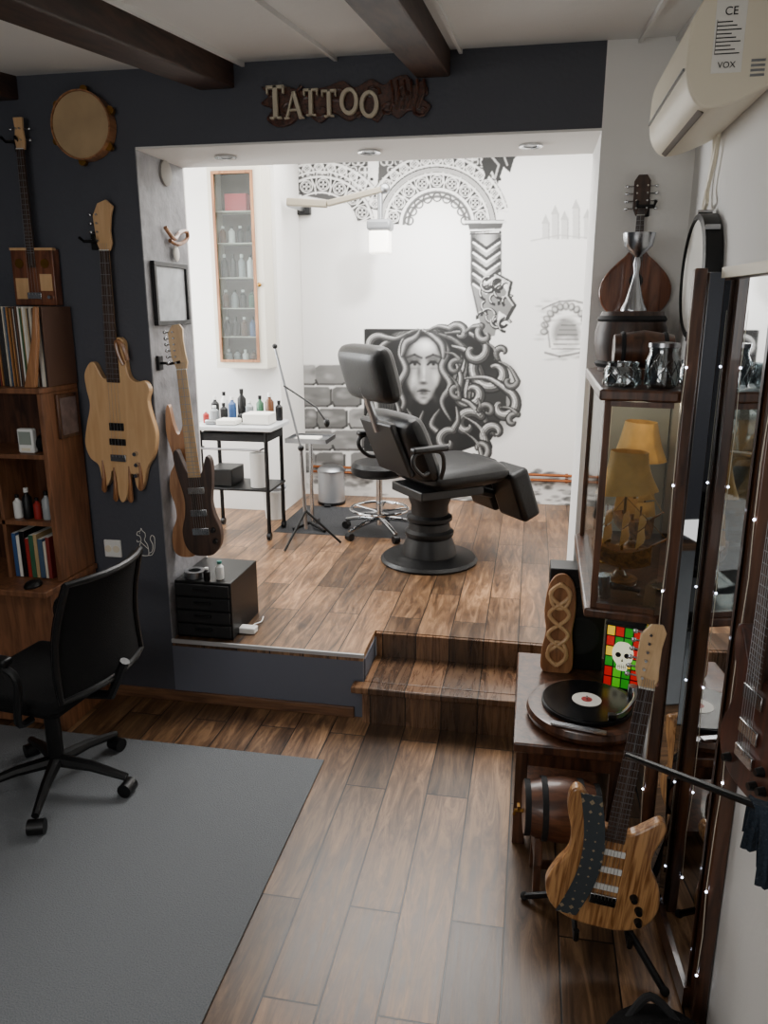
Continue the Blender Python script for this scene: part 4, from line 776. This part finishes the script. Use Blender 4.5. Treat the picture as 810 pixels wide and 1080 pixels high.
# ---------------------------------------------------------------- display cabinet
ZB,ZT=.905,1.55
t=thing('display_cabinet','dark wood glass display cabinet with mirrored back in the corner','display cabinet',(0,0,0))
K2=[(.19,2.87),(.18,2.115),(.372,2.086),(.395,2.10),(RX-.002,2.12),(RX-.002,2.97),(.25,2.97)]
B().plan(K2,ZT-.03,ZT).build('top_board',m_dwood,t,.006); B().plan(K2,ZB,ZB+.028).build('bottom_board',m_dwood,t,.006)
for (x,y) in ((.217,2.86),(.205,2.13),(.272,2.95)): B().box(x-.009,x+.009,y-.009,y+.009,ZB+.028,ZT-.03).build('post',m_dwood,t,.002)
def pane(a,b,z0,z1,th=.003):
    mb=B(); d=Vector((b[0]-a[0],b[1]-a[1],0)); n=Vector((-d.y,d.x,0)).normalized()*th/2; a=Vector((a[0],a[1],0)); b=Vector((b[0],b[1],0))
    return mb.plan([tuple((a+n)[:2]),tuple((b+n)[:2]),tuple((b-n)[:2]),tuple((a-n)[:2])],z0,z1)
pane((.217,2.848),(.207,2.142),ZB+.028,ZT-.03).build('side_glass',m_glass,t)
pane((.217,2.130),(.368,2.105),ZB+.028,ZT-.03).build('front_glass',m_glass,t)
for z in (ZB+.036,ZT-.038): B().bar((.212,2.126,z),(.368,2.10,z),.014,.014,(0,0,1)).build('front_rail',m_dwood,t)
B().box(RX-.008,RX-.003,2.15,2.94,ZB+.028,ZT-.03).build('mirror_back',m_mirror,t); B().box(.284,RX-.01,2.944,2.95,ZB+.028,ZT-.03).build('end_panel',m_cab,t)
# tall mirror
t=thing('tall_mirror','tall mirror in a dark wood frame standing against the right wall','mirror',(0,0,0))
A0=Vector((.398,2.06,0)); A1=Vector((.496,1.70,0)); ZM=1.85
B().plan([(.408,2.068),(.455,2.036),(.478,1.718),(RX-.002,1.715),(RX-.002,2.068)],.02,ZM-.01).build('backing',m_dwood,t)
B().box(A0.x-.021,A0.x+.009,A0.y-.014,A0.y+.016,0,ZM).build('far_post',m_dwood,t,.004); B().box(A1.x-.018,A1.x+.017,A1.y-.022,A1.y+.012,0,ZM).build('near_post',m_dwood,t,.004)
for z,h_,m_ in ((ZM-.012,.024,m_cream),(.04,.06,m_dwood)): B().bar((.444,2.030,z),(.470,1.713,z),h_,.02,(1,0,0)).build('top_rail' if z>1 else 'bottom_rail',m_,t)
pane((.446,2.028),(.468,1.716),.07,ZM-.03,.005).build('mirror_glass',m_mirror,t)
pane((.408,2.058),(.444,2.032),.02,ZM-.01,.004).build('corner_mirror',m_mirror,t)
t=thing('string_lights','thin string of cold white light points on the mirror posts','string lights',(0,0,0))
for (x,y) in ((A0.x-.023,A0.y-.016),(A1.x-.020,A1.y-.024)):
    zz=[.12+k*.15+random.uniform(-.03,.03) for k in range(12)]
    B().tube([(x+.003*sin(k*2),y,z) for k,z in enumerate(zz)],.001,5).build('wire',m_cream,t)
    for k,z in enumerate(zz[::2]): B().ball((x+.003*sin(2*k*2),y-.001,z),.003,n=6).build('bulb',m_led,t)
# things on cabinet top
zc=ZT+.001
t=thing('wooden_cask','black brown wooden cask on the display cabinet under the mandolin','cask',(.325,2.78,zc)); B().lathe([(.10,0),(.118,.08),(.118,.13),(.10,.195)],n=28).build('cask_body',m_rose,t)
for z in (.025,.17): B().lathe([(.106,z-.012),(.114,z),(.106,z+.012)],n=28).build('hoop',m_matte,t)
t=thing('trophy_goblet','silver trophy goblet standing on the dark cask','goblet',(.325,2.76,zc+.197)); 
B().lathe([(.042,0),(.042,.006),(.03,.03),(.014,.09),(.008,.12),(.012,.15),(.008,.17),(.02,.18),(.045,.205),(.052,.245),(.049,.245),(.04,.21),(.001,.19)],n=28).build('goblet_body',m_silver,t)
t=thing('small_barrel','small dark barrel lying on a cradle on the display cabinet','barrel',(.325,2.45,zc)); B().lathe([(.045,-.085),(.058,0),(.045,.085)],n=24,T=Matrix.Translation((0,0,.085))@Matrix.Rotation(pi/2,4,'Y')).build('barrel_body',m_dwood,t); B().box(-.08,.08,-.05,.05,0,.035).build('cradle',m_dwood,t,.005)
for x in (-.06,.06): B().lathe([(.052,-.006),(.0545,0),(.052,.006)],n=24,T=Matrix.Translation((x,0,.085))@Matrix.Rotation(pi/2,4,'Y')).build('hoop',m_matte,t)
def jar(loc,r,h,lb,lid=True):
    t=thing('glass_jar',lb,'jar',loc,group='glass jars on the display cabinet'); B().lathe([(r*.8,0),(r,.01),(r,h*.7),(r*.85,h*.85),(r*.9,h),(r*.82,h),(r*.8,h*.85),(r*.92,h*.68),(r*.9,.012),(.001,.01)],n=24).build('jar_glass',m_jar,t)
    g=B()
    for k in range(8):
        for d in (-1,1): g.tube([(r*1.01*cos(2*pi*k/8+d*q*.25),r*1.01*sin(2*pi*k/8+d*q*.25),h*(.05+.16*q)) for q in range(5)],.0022,5)
    g.build('lattice_relief',m_jar,t)
    if lid: B().lathe([(r*.87,h),(r*.95,h+.001),(r*.95,h+.012),(.001,h+.016)],n=24).build('lid',m_silver,t)
jar((.243,2.20,zc),.048,.065,'squat open patterned glass bowl at the left of the cabinet top',False); jar((.343,2.18,zc),.043,.105,'lidded patterned glass jar next to the mirror post'); jar((.44,2.24,zc),.045,.07,'open patterned glass bowl behind the mirror post',False)
zi=ZB+.029
def shiplamp(loc,s,lb,rz):
    t=thing('ship_lamp',lb,'lamp',loc,(0,0,rz),'ship lamps in the display cabinet',s)
    B().lathe([(.05,0),(.05,.012),(.02,.022),(.012,.035)],n=20).build('base',m_gold,t)
    hl=B(); N=9
    vs=[];fs=[]
    for i in range(N):
        u=i/(N-1); w=.028*sin(pi*min(1,u*.9+.08))**.6; x=-.085+.17*u; z=.095+.025*(2*u-1)**2
        for (yy,zz) in ((-w,z),(-w*.8,z-.03),(0,z-.055),(w*.8,z-.03),(w,z)): vs.append((x,yy,zz))
    for i in range(N-1):
        for j in range(4): fs.append((i*5+j,i*5+j+1,i*5+j+6,i*5+j+5))
        fs.append((i*5+4,i*5,i*5+5,i*5+9))
    fs.append((0,1,2,3,4)); fs.append(tuple((N-1)*5+j for j in (4,3,2,1,0))); hl.add(vs,fs); hl.build('hull',m_gold,t)
    B().tube([(.08,0,.118),(.125,0,.15)],.003).build('bowsprit',m_gold,t)
    for x,h in ((-.05,.22),(0,.25),(.045,.23)):
        ms=B().cyl((x,0,.09),(x,0,h),.0028,n=8).build('mast',m_gold,t)
        for z0,z1,w in ((.115,.160,.036),(.165,.205,.028)):
            B().grid(lambda u,v:(x+.012*sin(u*pi)*sin(v*pi)+.004,(u-.5)*2*w*(1-.2*v),z0+(z1-z0)*v),6,4,.0012,(1,0,0)).build('sail',m_shade,ms)
    B().cyl((0,0,.03),(0,0,.28),.004,n=8).build('lamp_stem',m_brass,t)
    B().grid(lambda u,v:((.080-.032*v-.008*sin(pi*v))*cos(2*pi*u)*(1+.10*abs(cos(3*2*pi*u))),(.065-.030*v)*sin(2*pi*u)*(1+.10*abs(cos(3*2*pi*u))),.265+.115*v+.012*(1-v)*cos(2*pi*u)),30,6,.0012,(0,0,-1)).build('shade',m_shade,t)
    for (p,q_) in (((-.085,0,.12),(0,0,.25)),((.12,0,.148),(0,0,.25))): B().tube([p,q_],.0012,5).build('rigging',m_brass,t)
shiplamp((.30,2.36,zi),1.08,'nearer amber ship lamp inside the display cabinet',radians(-25)); shiplamp((.37,2.68,zi),1.2,'farther amber ship lamp inside the display cabinet',radians(-60))
t=thing('horn_pipe','black and silver smoking pipe lying in the display cabinet','pipe',(.285,2.22,zi+.003),(0,0,.4)); B().tube(catmull([(-.05,0,.05),(-.02,.01,.03),(.03,0,.02),(.06,-.01,.012)],4,False),[.012,.012,.012,.012,.011,.01,.009,.008,.007,.006,.005,.005,.005]).build('stem',m_black,t); B().cyl((-.045,0,.0),(-.055,0,.07),.016,.02).build('bowl',m_silver,t)
t=thing('candle_holder','small brass candle holder in the display cabinet','candle holder',(.27,2.56,zi)); B().lathe([(.03,0),(.03,.006),(.008,.015),(.006,.06),(.02,.07),(.02,.08),(.001,.08)],n=20).build('holder',m_brass,t); B().cyl((0,0,.08),(0,0,.15),.01).build('candle',m_paper,t)
t=thing('glass_dish','small dark glass dish inside the display cabinet behind the pipe','dish',(.42,2.30,zi)); B().lathe([(.02,0),(.035,.012),(.03,.014),(.001,.006)],n=20).build('dish_glass',m_jar,t)
# ---------------------------------------------------------------- turntable table
TT=.42
t=thing('turntable_table','dark wooden table under the turntable beside the step','table',(0,0,.001))
B().box(.0,.362,2.215,2.90,TT-.035,TT).build('tabletop',m_dwood,t,.006)
for x in (.03,.33):
    for y in (2.30,2.86): B().box(x-.02,x+.02,y-.02,y+.02,0,TT-.035).build('leg',m_dwood,t,.003)
B().box(.03,.33,2.87,2.88,.10,TT-.035).build('back_panel',m_rose,t); B().box(.05,.31,2.32,2.84,.06,.08).build('shelf',m_dwood,t)
B().box(.02,.345,2.285,2.292,.30,TT-.035).build('apron',m_dwood,t)
z0=TT+.002
t=thing('turntable','round dark wood turntable playing a black record','turntable',(.235,2.42,z0))
B().lathe([(.16,0),(.192,.008),(.198,.025),(.192,.042),(.17,.045),(.001,.045)],n=48).build('plinth',m_dwood,t)
B().lathe([(.145,.046),(.148,.05),(.148,.062),(.001,.062)],n=48).build('platter',m_black,t)
rec=B().lathe([(.144,.0625),(.144,.065),(.001,.065)],n=48).build('record',M('vinyl',(10,10,11),.18),t); B().lathe([(.001,.0665),(.048,.0665),(.048,.065)],n=32).build('record_label',M('label_cream',(205,200,190),.6),rec); B().lathe([(.001,.0672),(.018,.0672),(.018,.0666)],n=24).build('label_centre',bm_['red'],rec); B().cyl((0,0,.066),(0,0,.078),.003).build('spindle',m_chrome,rec)
ta=B().tube(catmull([(.155,.06,.085),(.15,.0,.083),(.11,-.08,.078),(.075,-.10,.072)],6,False),.004).build('tonearm',m_chrome,t); B().cyl((.155,.07,.045),(.155,.07,.095),.016).build('pivot',m_steel,ta); B().box(.06,.085,-.115,-.095,.066,.078).build('cartridge',m_black,ta,.002)
B().bar((-.12,-.145,.05),(.05,-.18,.05),.02,.006).build('front_plate',m_silver,t)
t=thing('loudspeaker','black wooden loudspeaker behind the turntable','speaker',(.225,2.78,z0)); B().box(-.12,.09,-.0,.11,0,.40).build('case',m_black,t,.004)
for z,r in ((.14,.07),(.30,.04)): B().lathe([(r,0),(r*1.1,.003),(r*.95,.006),(r*.4,-.008),(.001,.002)],n=28,T=Matrix.Translation((.0,-.001,z))@Matrix.Rotation(pi/2,4,'X')).build('driver',m_matte,t)
t=thing('knotwork_carving','carved wooden knotwork board leaning against the loudspeaker','carving',(.145,2.748,z0),(radians(-2),0,0))
po=catmull([(-.048,0),(.05,0),(.060,.08),(.052,.16),(.060,.25),(.052,.34),(.02,.385),(-.02,.38),(-.045,.33),(-.054,.24),(-.045,.16),(-.057,.08)],4)
B().prism(po,-.008,.008).build('board',m_mwood,t,.004)
kn=B()
for ph_ in (0,pi): kn.tube([(.036*sin(ph_+q*.42),-.013-.003*cos(2*(ph_+q*.42)),.03+q*.0108) for q in range(31)],.008,7)
kn.tube([(.034*cos(a),-.014,.30+.045*sin(a)) for a in np.linspace(0,2*pi,20)[:-1]],.007,7,True).tube([(.034*cos(a),-.014,.08+.045*sin(a)) for a in np.linspace(0,2*pi,20)[:-1]],.007,7,True)
kn.build('knot_relief',m_lwood,t)
# stained glass lamp
t=thing('stained_glass_lamp','lit stained glass box lamp with a white skull behind the turntable','lamp',(.385,2.69,z0),(0,0,radians(-16)))
w=.062; 
for za,zb in ((0,.012),(.248,.26)): B().box(-w-.004,w+.004,-w-.004,w+.004,za,zb).build('frame_plate',m_matte,t)
cols=[M('sg_%d'%i,c,.3,emit=e_) for i,(c,e_) in enumerate((((168,16,12),.9),((24,120,22),1.0),((214,176,30),.9),((225,222,190),.8),((60,150,20),1.1)))]
rs=random.Random(9); gl=B()
for f in range(4):
    R4=Matrix.Rotation(f*pi/2,4,'Z')
    for i in range(4):
        for j in range(6):
            gl.m=0 if j in (1,4) and i in (0,3) else rs.choice((1,4,2,0,1)); x0=-w+i*2*w/4; zz=.012+j*.236/6; gl.box(x0+.001,x0+2*w/4-.001,-w,-w+.003,zz+.001,zz+.236/6-.001,R4)
gl.build('coloured_panes',cols,t); ld=B()
for f in range(4):
    R4=Matrix.Rotation(f*pi/2,4,'Z')
    for i in range(5): ld.box(-w+i*w/2-.002,-w+i*w/2+.002,-w-.001,-w+.003,.012,.248,R4)
    for j in range(7): ld.box(-w,w,-w-.001,-w+.003,.012+j*.236/6-.002,.012+j*.236/6+.002,R4)
ld.build('lead_lines',m_matte,t)
sk=catmull([(-.016,.085),(.016,.085),(.019,.105),(.033,.125),(.036,.158),(.022,.186),(0,.192),(-.022,.186),(-.036,.158),(-.033,.125),(-.019,.105)],4)
so=B().prism(sk,-w-.004,-w-.002).build('skull_pane',cols[3],t)
for s in (-1,1): B().lathe([(.001,0),(.010,0),(.010,.001)],n=14,T=Matrix.Translation((s*.015,-w-.0045,.142))@Matrix.Rotation(pi/2,4,'X')).build('eye_socket',m_black,so)
B().prism([(-.004,.118),(.004,.118),(0,.130)],-w-.0055,-w-.0042).build('nose_hole',m_black,so)
ey=B().box(-.015,.015,-w-.0054,-w-.0042,.097,.0985)
for k in range(5): ey.box(-.012+k*.006-.0007,-.012+k*.006+.0007,-w-.0055,-w-.0042,.088,.107)
ey.build('teeth_lines',m_black,so)
# barrel
t=thing('wooden_barrel','small banded wooden barrel with brass tap on a stand under the turntable','barrel',(.155,2.12,.001),(0,0,radians(4)))
RY=Matrix.Translation((0,0,.265))@Matrix.Rotation(pi/2,4,'Y')
B().lathe([(.078,-.115),(.078,-.11),(.092,-.055),(.098,0),(.092,.055),(.078,.11),(.078,.115)],n=30,T=RY).build('staves',m_barrel,t)
for x,r in ((-.105,.081),(-.055,.0935),(.055,.0935),(.105,.081)): B().lathe([(r-.001,-.009),(r+.002,-.008),(r+.002,.008),(r-.001,.009)],n=30,T=Matrix.Translation((x,0,0))@RY).build('hoop',m_matte,t)
tp=B().tube([(-.115,0,.25),(-.14,0,.25),(-.142,0,.235)],.006).build('tap',m_brass,t); B().box(-.134,-.126,-.010,.010,.255,.27).build('tap_handle',m_brass,tp)
for x in (-.07,.07):
    B().prism([(-.085,.12),(.085,.12),(.06,.20),(0,.17),(-.06,.20)],x-.012,x+.012,Matrix.Rotation(pi/2,4,'Z')).build('cradle',m_dwood,t,.003)
    for s in (-1,1): B().bar((x,s*.05,.12),(x,s*.07,0),.022,.022).build('leg',m_dwood,t,.002)
B().box(-.07,.07,-.01,.01,.05,.07).build('stretcher',m_dwood,t)
# rod with dark cloth and bag
A=at_y(662,797,1.66); Bp=at_y(800,850,1.30)
t=thing('wall_rod','black rod projecting from the right wall in front of the guitar','rod',(0,0,0)); e=Vector((RX-.002,Bp.y-.05,Bp.z+.0)); B().tube([A,Bp,e],.008).build('rod',m_black,t); B().cyl((RX-.015,e.y,e.z),(RX-.001,e.y,e.z),.03).build('wall_flange',m_black,t)
m_wool=M('dark_blue_wool',(30,42,54),.95,bump=1,bs=120)
c=at_y(792,852,1.30); c2_=Vector((e.x-.01,e.y,e.z)); dv=c2_-c
def drape(u,v):
    s_=(v-.5)*2; a=abs(s_); sgn_=1 if s_>0 else -1
    fold=.010*sin(u*19+1)*a+.006*sin(u*37)*a
    return (c.x+dv.x*u+fold, c.y+dv.y*u-.05*0+sgn_*(.014+.035*a**.7)+fold, c.z+dv.z*u+.014-.105*a**1.3*(1+.25*sin(u*5)))
o=B().grid(drape,28,20,.004,(0,0,1)).build('fabric_cloth',m_wool); tag(o,'dark blue soft woollen cloth draped over the black rod at the right edge','cloth')
t=thing('gig_bag','black soft bag lying on the floor at the bottom right corner','bag',(.37,1.47,0)); B().ball((0,0,.08),.15,(.95,1,.53),14).build('bag_body',m_mesh,t); B().tube(catmull([(-.08,.06,.12),(-.02,.1,.17),(.05,.06,.13)],6,False),.01).build('handle',m_matte,t)
# ---------------------------------------------------------------- lights
def area(name,loc,rot,sx,sy,pw,c=(1,1,1)):
    l=bpy.data.lights.new(name,'AREA'); l.shape='RECTANGLE'; l.size=sx; l.size_y=sy; l.energy=pw; l.color=c
    o=bpy.data.objects.new(name,l); col.objects.link(o); o.location=loc; o.rotation_euler=rot; return o
area('studio_ceiling_light',(-.6,4.7,2.93),(0,0,0),2.2,1.6,135,(1,.985,.96))
area('studio_window_light',(-2.95,4.4,1.9),(0,radians(-90),0),1.4,1.2,90,(.97,.99,1))
sp=bpy.data.lights.new('mural_glow_fill','SPOT'); sp.energy=520; sp.spot_size=radians(44); sp.spot_blend=1; sp.shadow_soft_size=.12; o=bpy.data.objects.new('mural_glow_fill',sp); col.objects.link(o); o.location=(-.35,4.4,2.9); tgt=at_y(445,285,YB); o.rotation_euler=(tgt-o.location).to_track_quat('-Z','Y').to_euler()  # added spot, makes the bright glow on the mural centre; no fixture there
area('room_light',(-1.3,-1.2,1.9),(radians(72),0,radians(-8)),1.6,1.0,30,(1,.995,.98))
area('room_top_fill',(-1.2,1.2,2.3),(0,0,0),.8,.8,7,(1,.98,.95))  # added fill from above to brighten the front room, not a known lamp
area('room_floor_bounce',(-1.0,.3,.6),(pi,0,0),1.4,1.4,8,(1,.98,.95))
pl=bpy.data.lights.new('cabinet_light','POINT'); pl.energy=1.4; pl.color=(1,.85,.6); pl.shadow_soft_size=.03; o=bpy.data.objects.new('cabinet_light',pl); col.objects.link(o); o.location=(.33,2.5,1.48)
w=bpy.data.worlds.new('world'); bpy.context.scene.world=w; w.use_nodes=True; w.node_tree.nodes['Background'].inputs[0].default_value=(.55,.55,.56,1); w.node_tree.nodes['Background'].inputs[1].default_value=.3
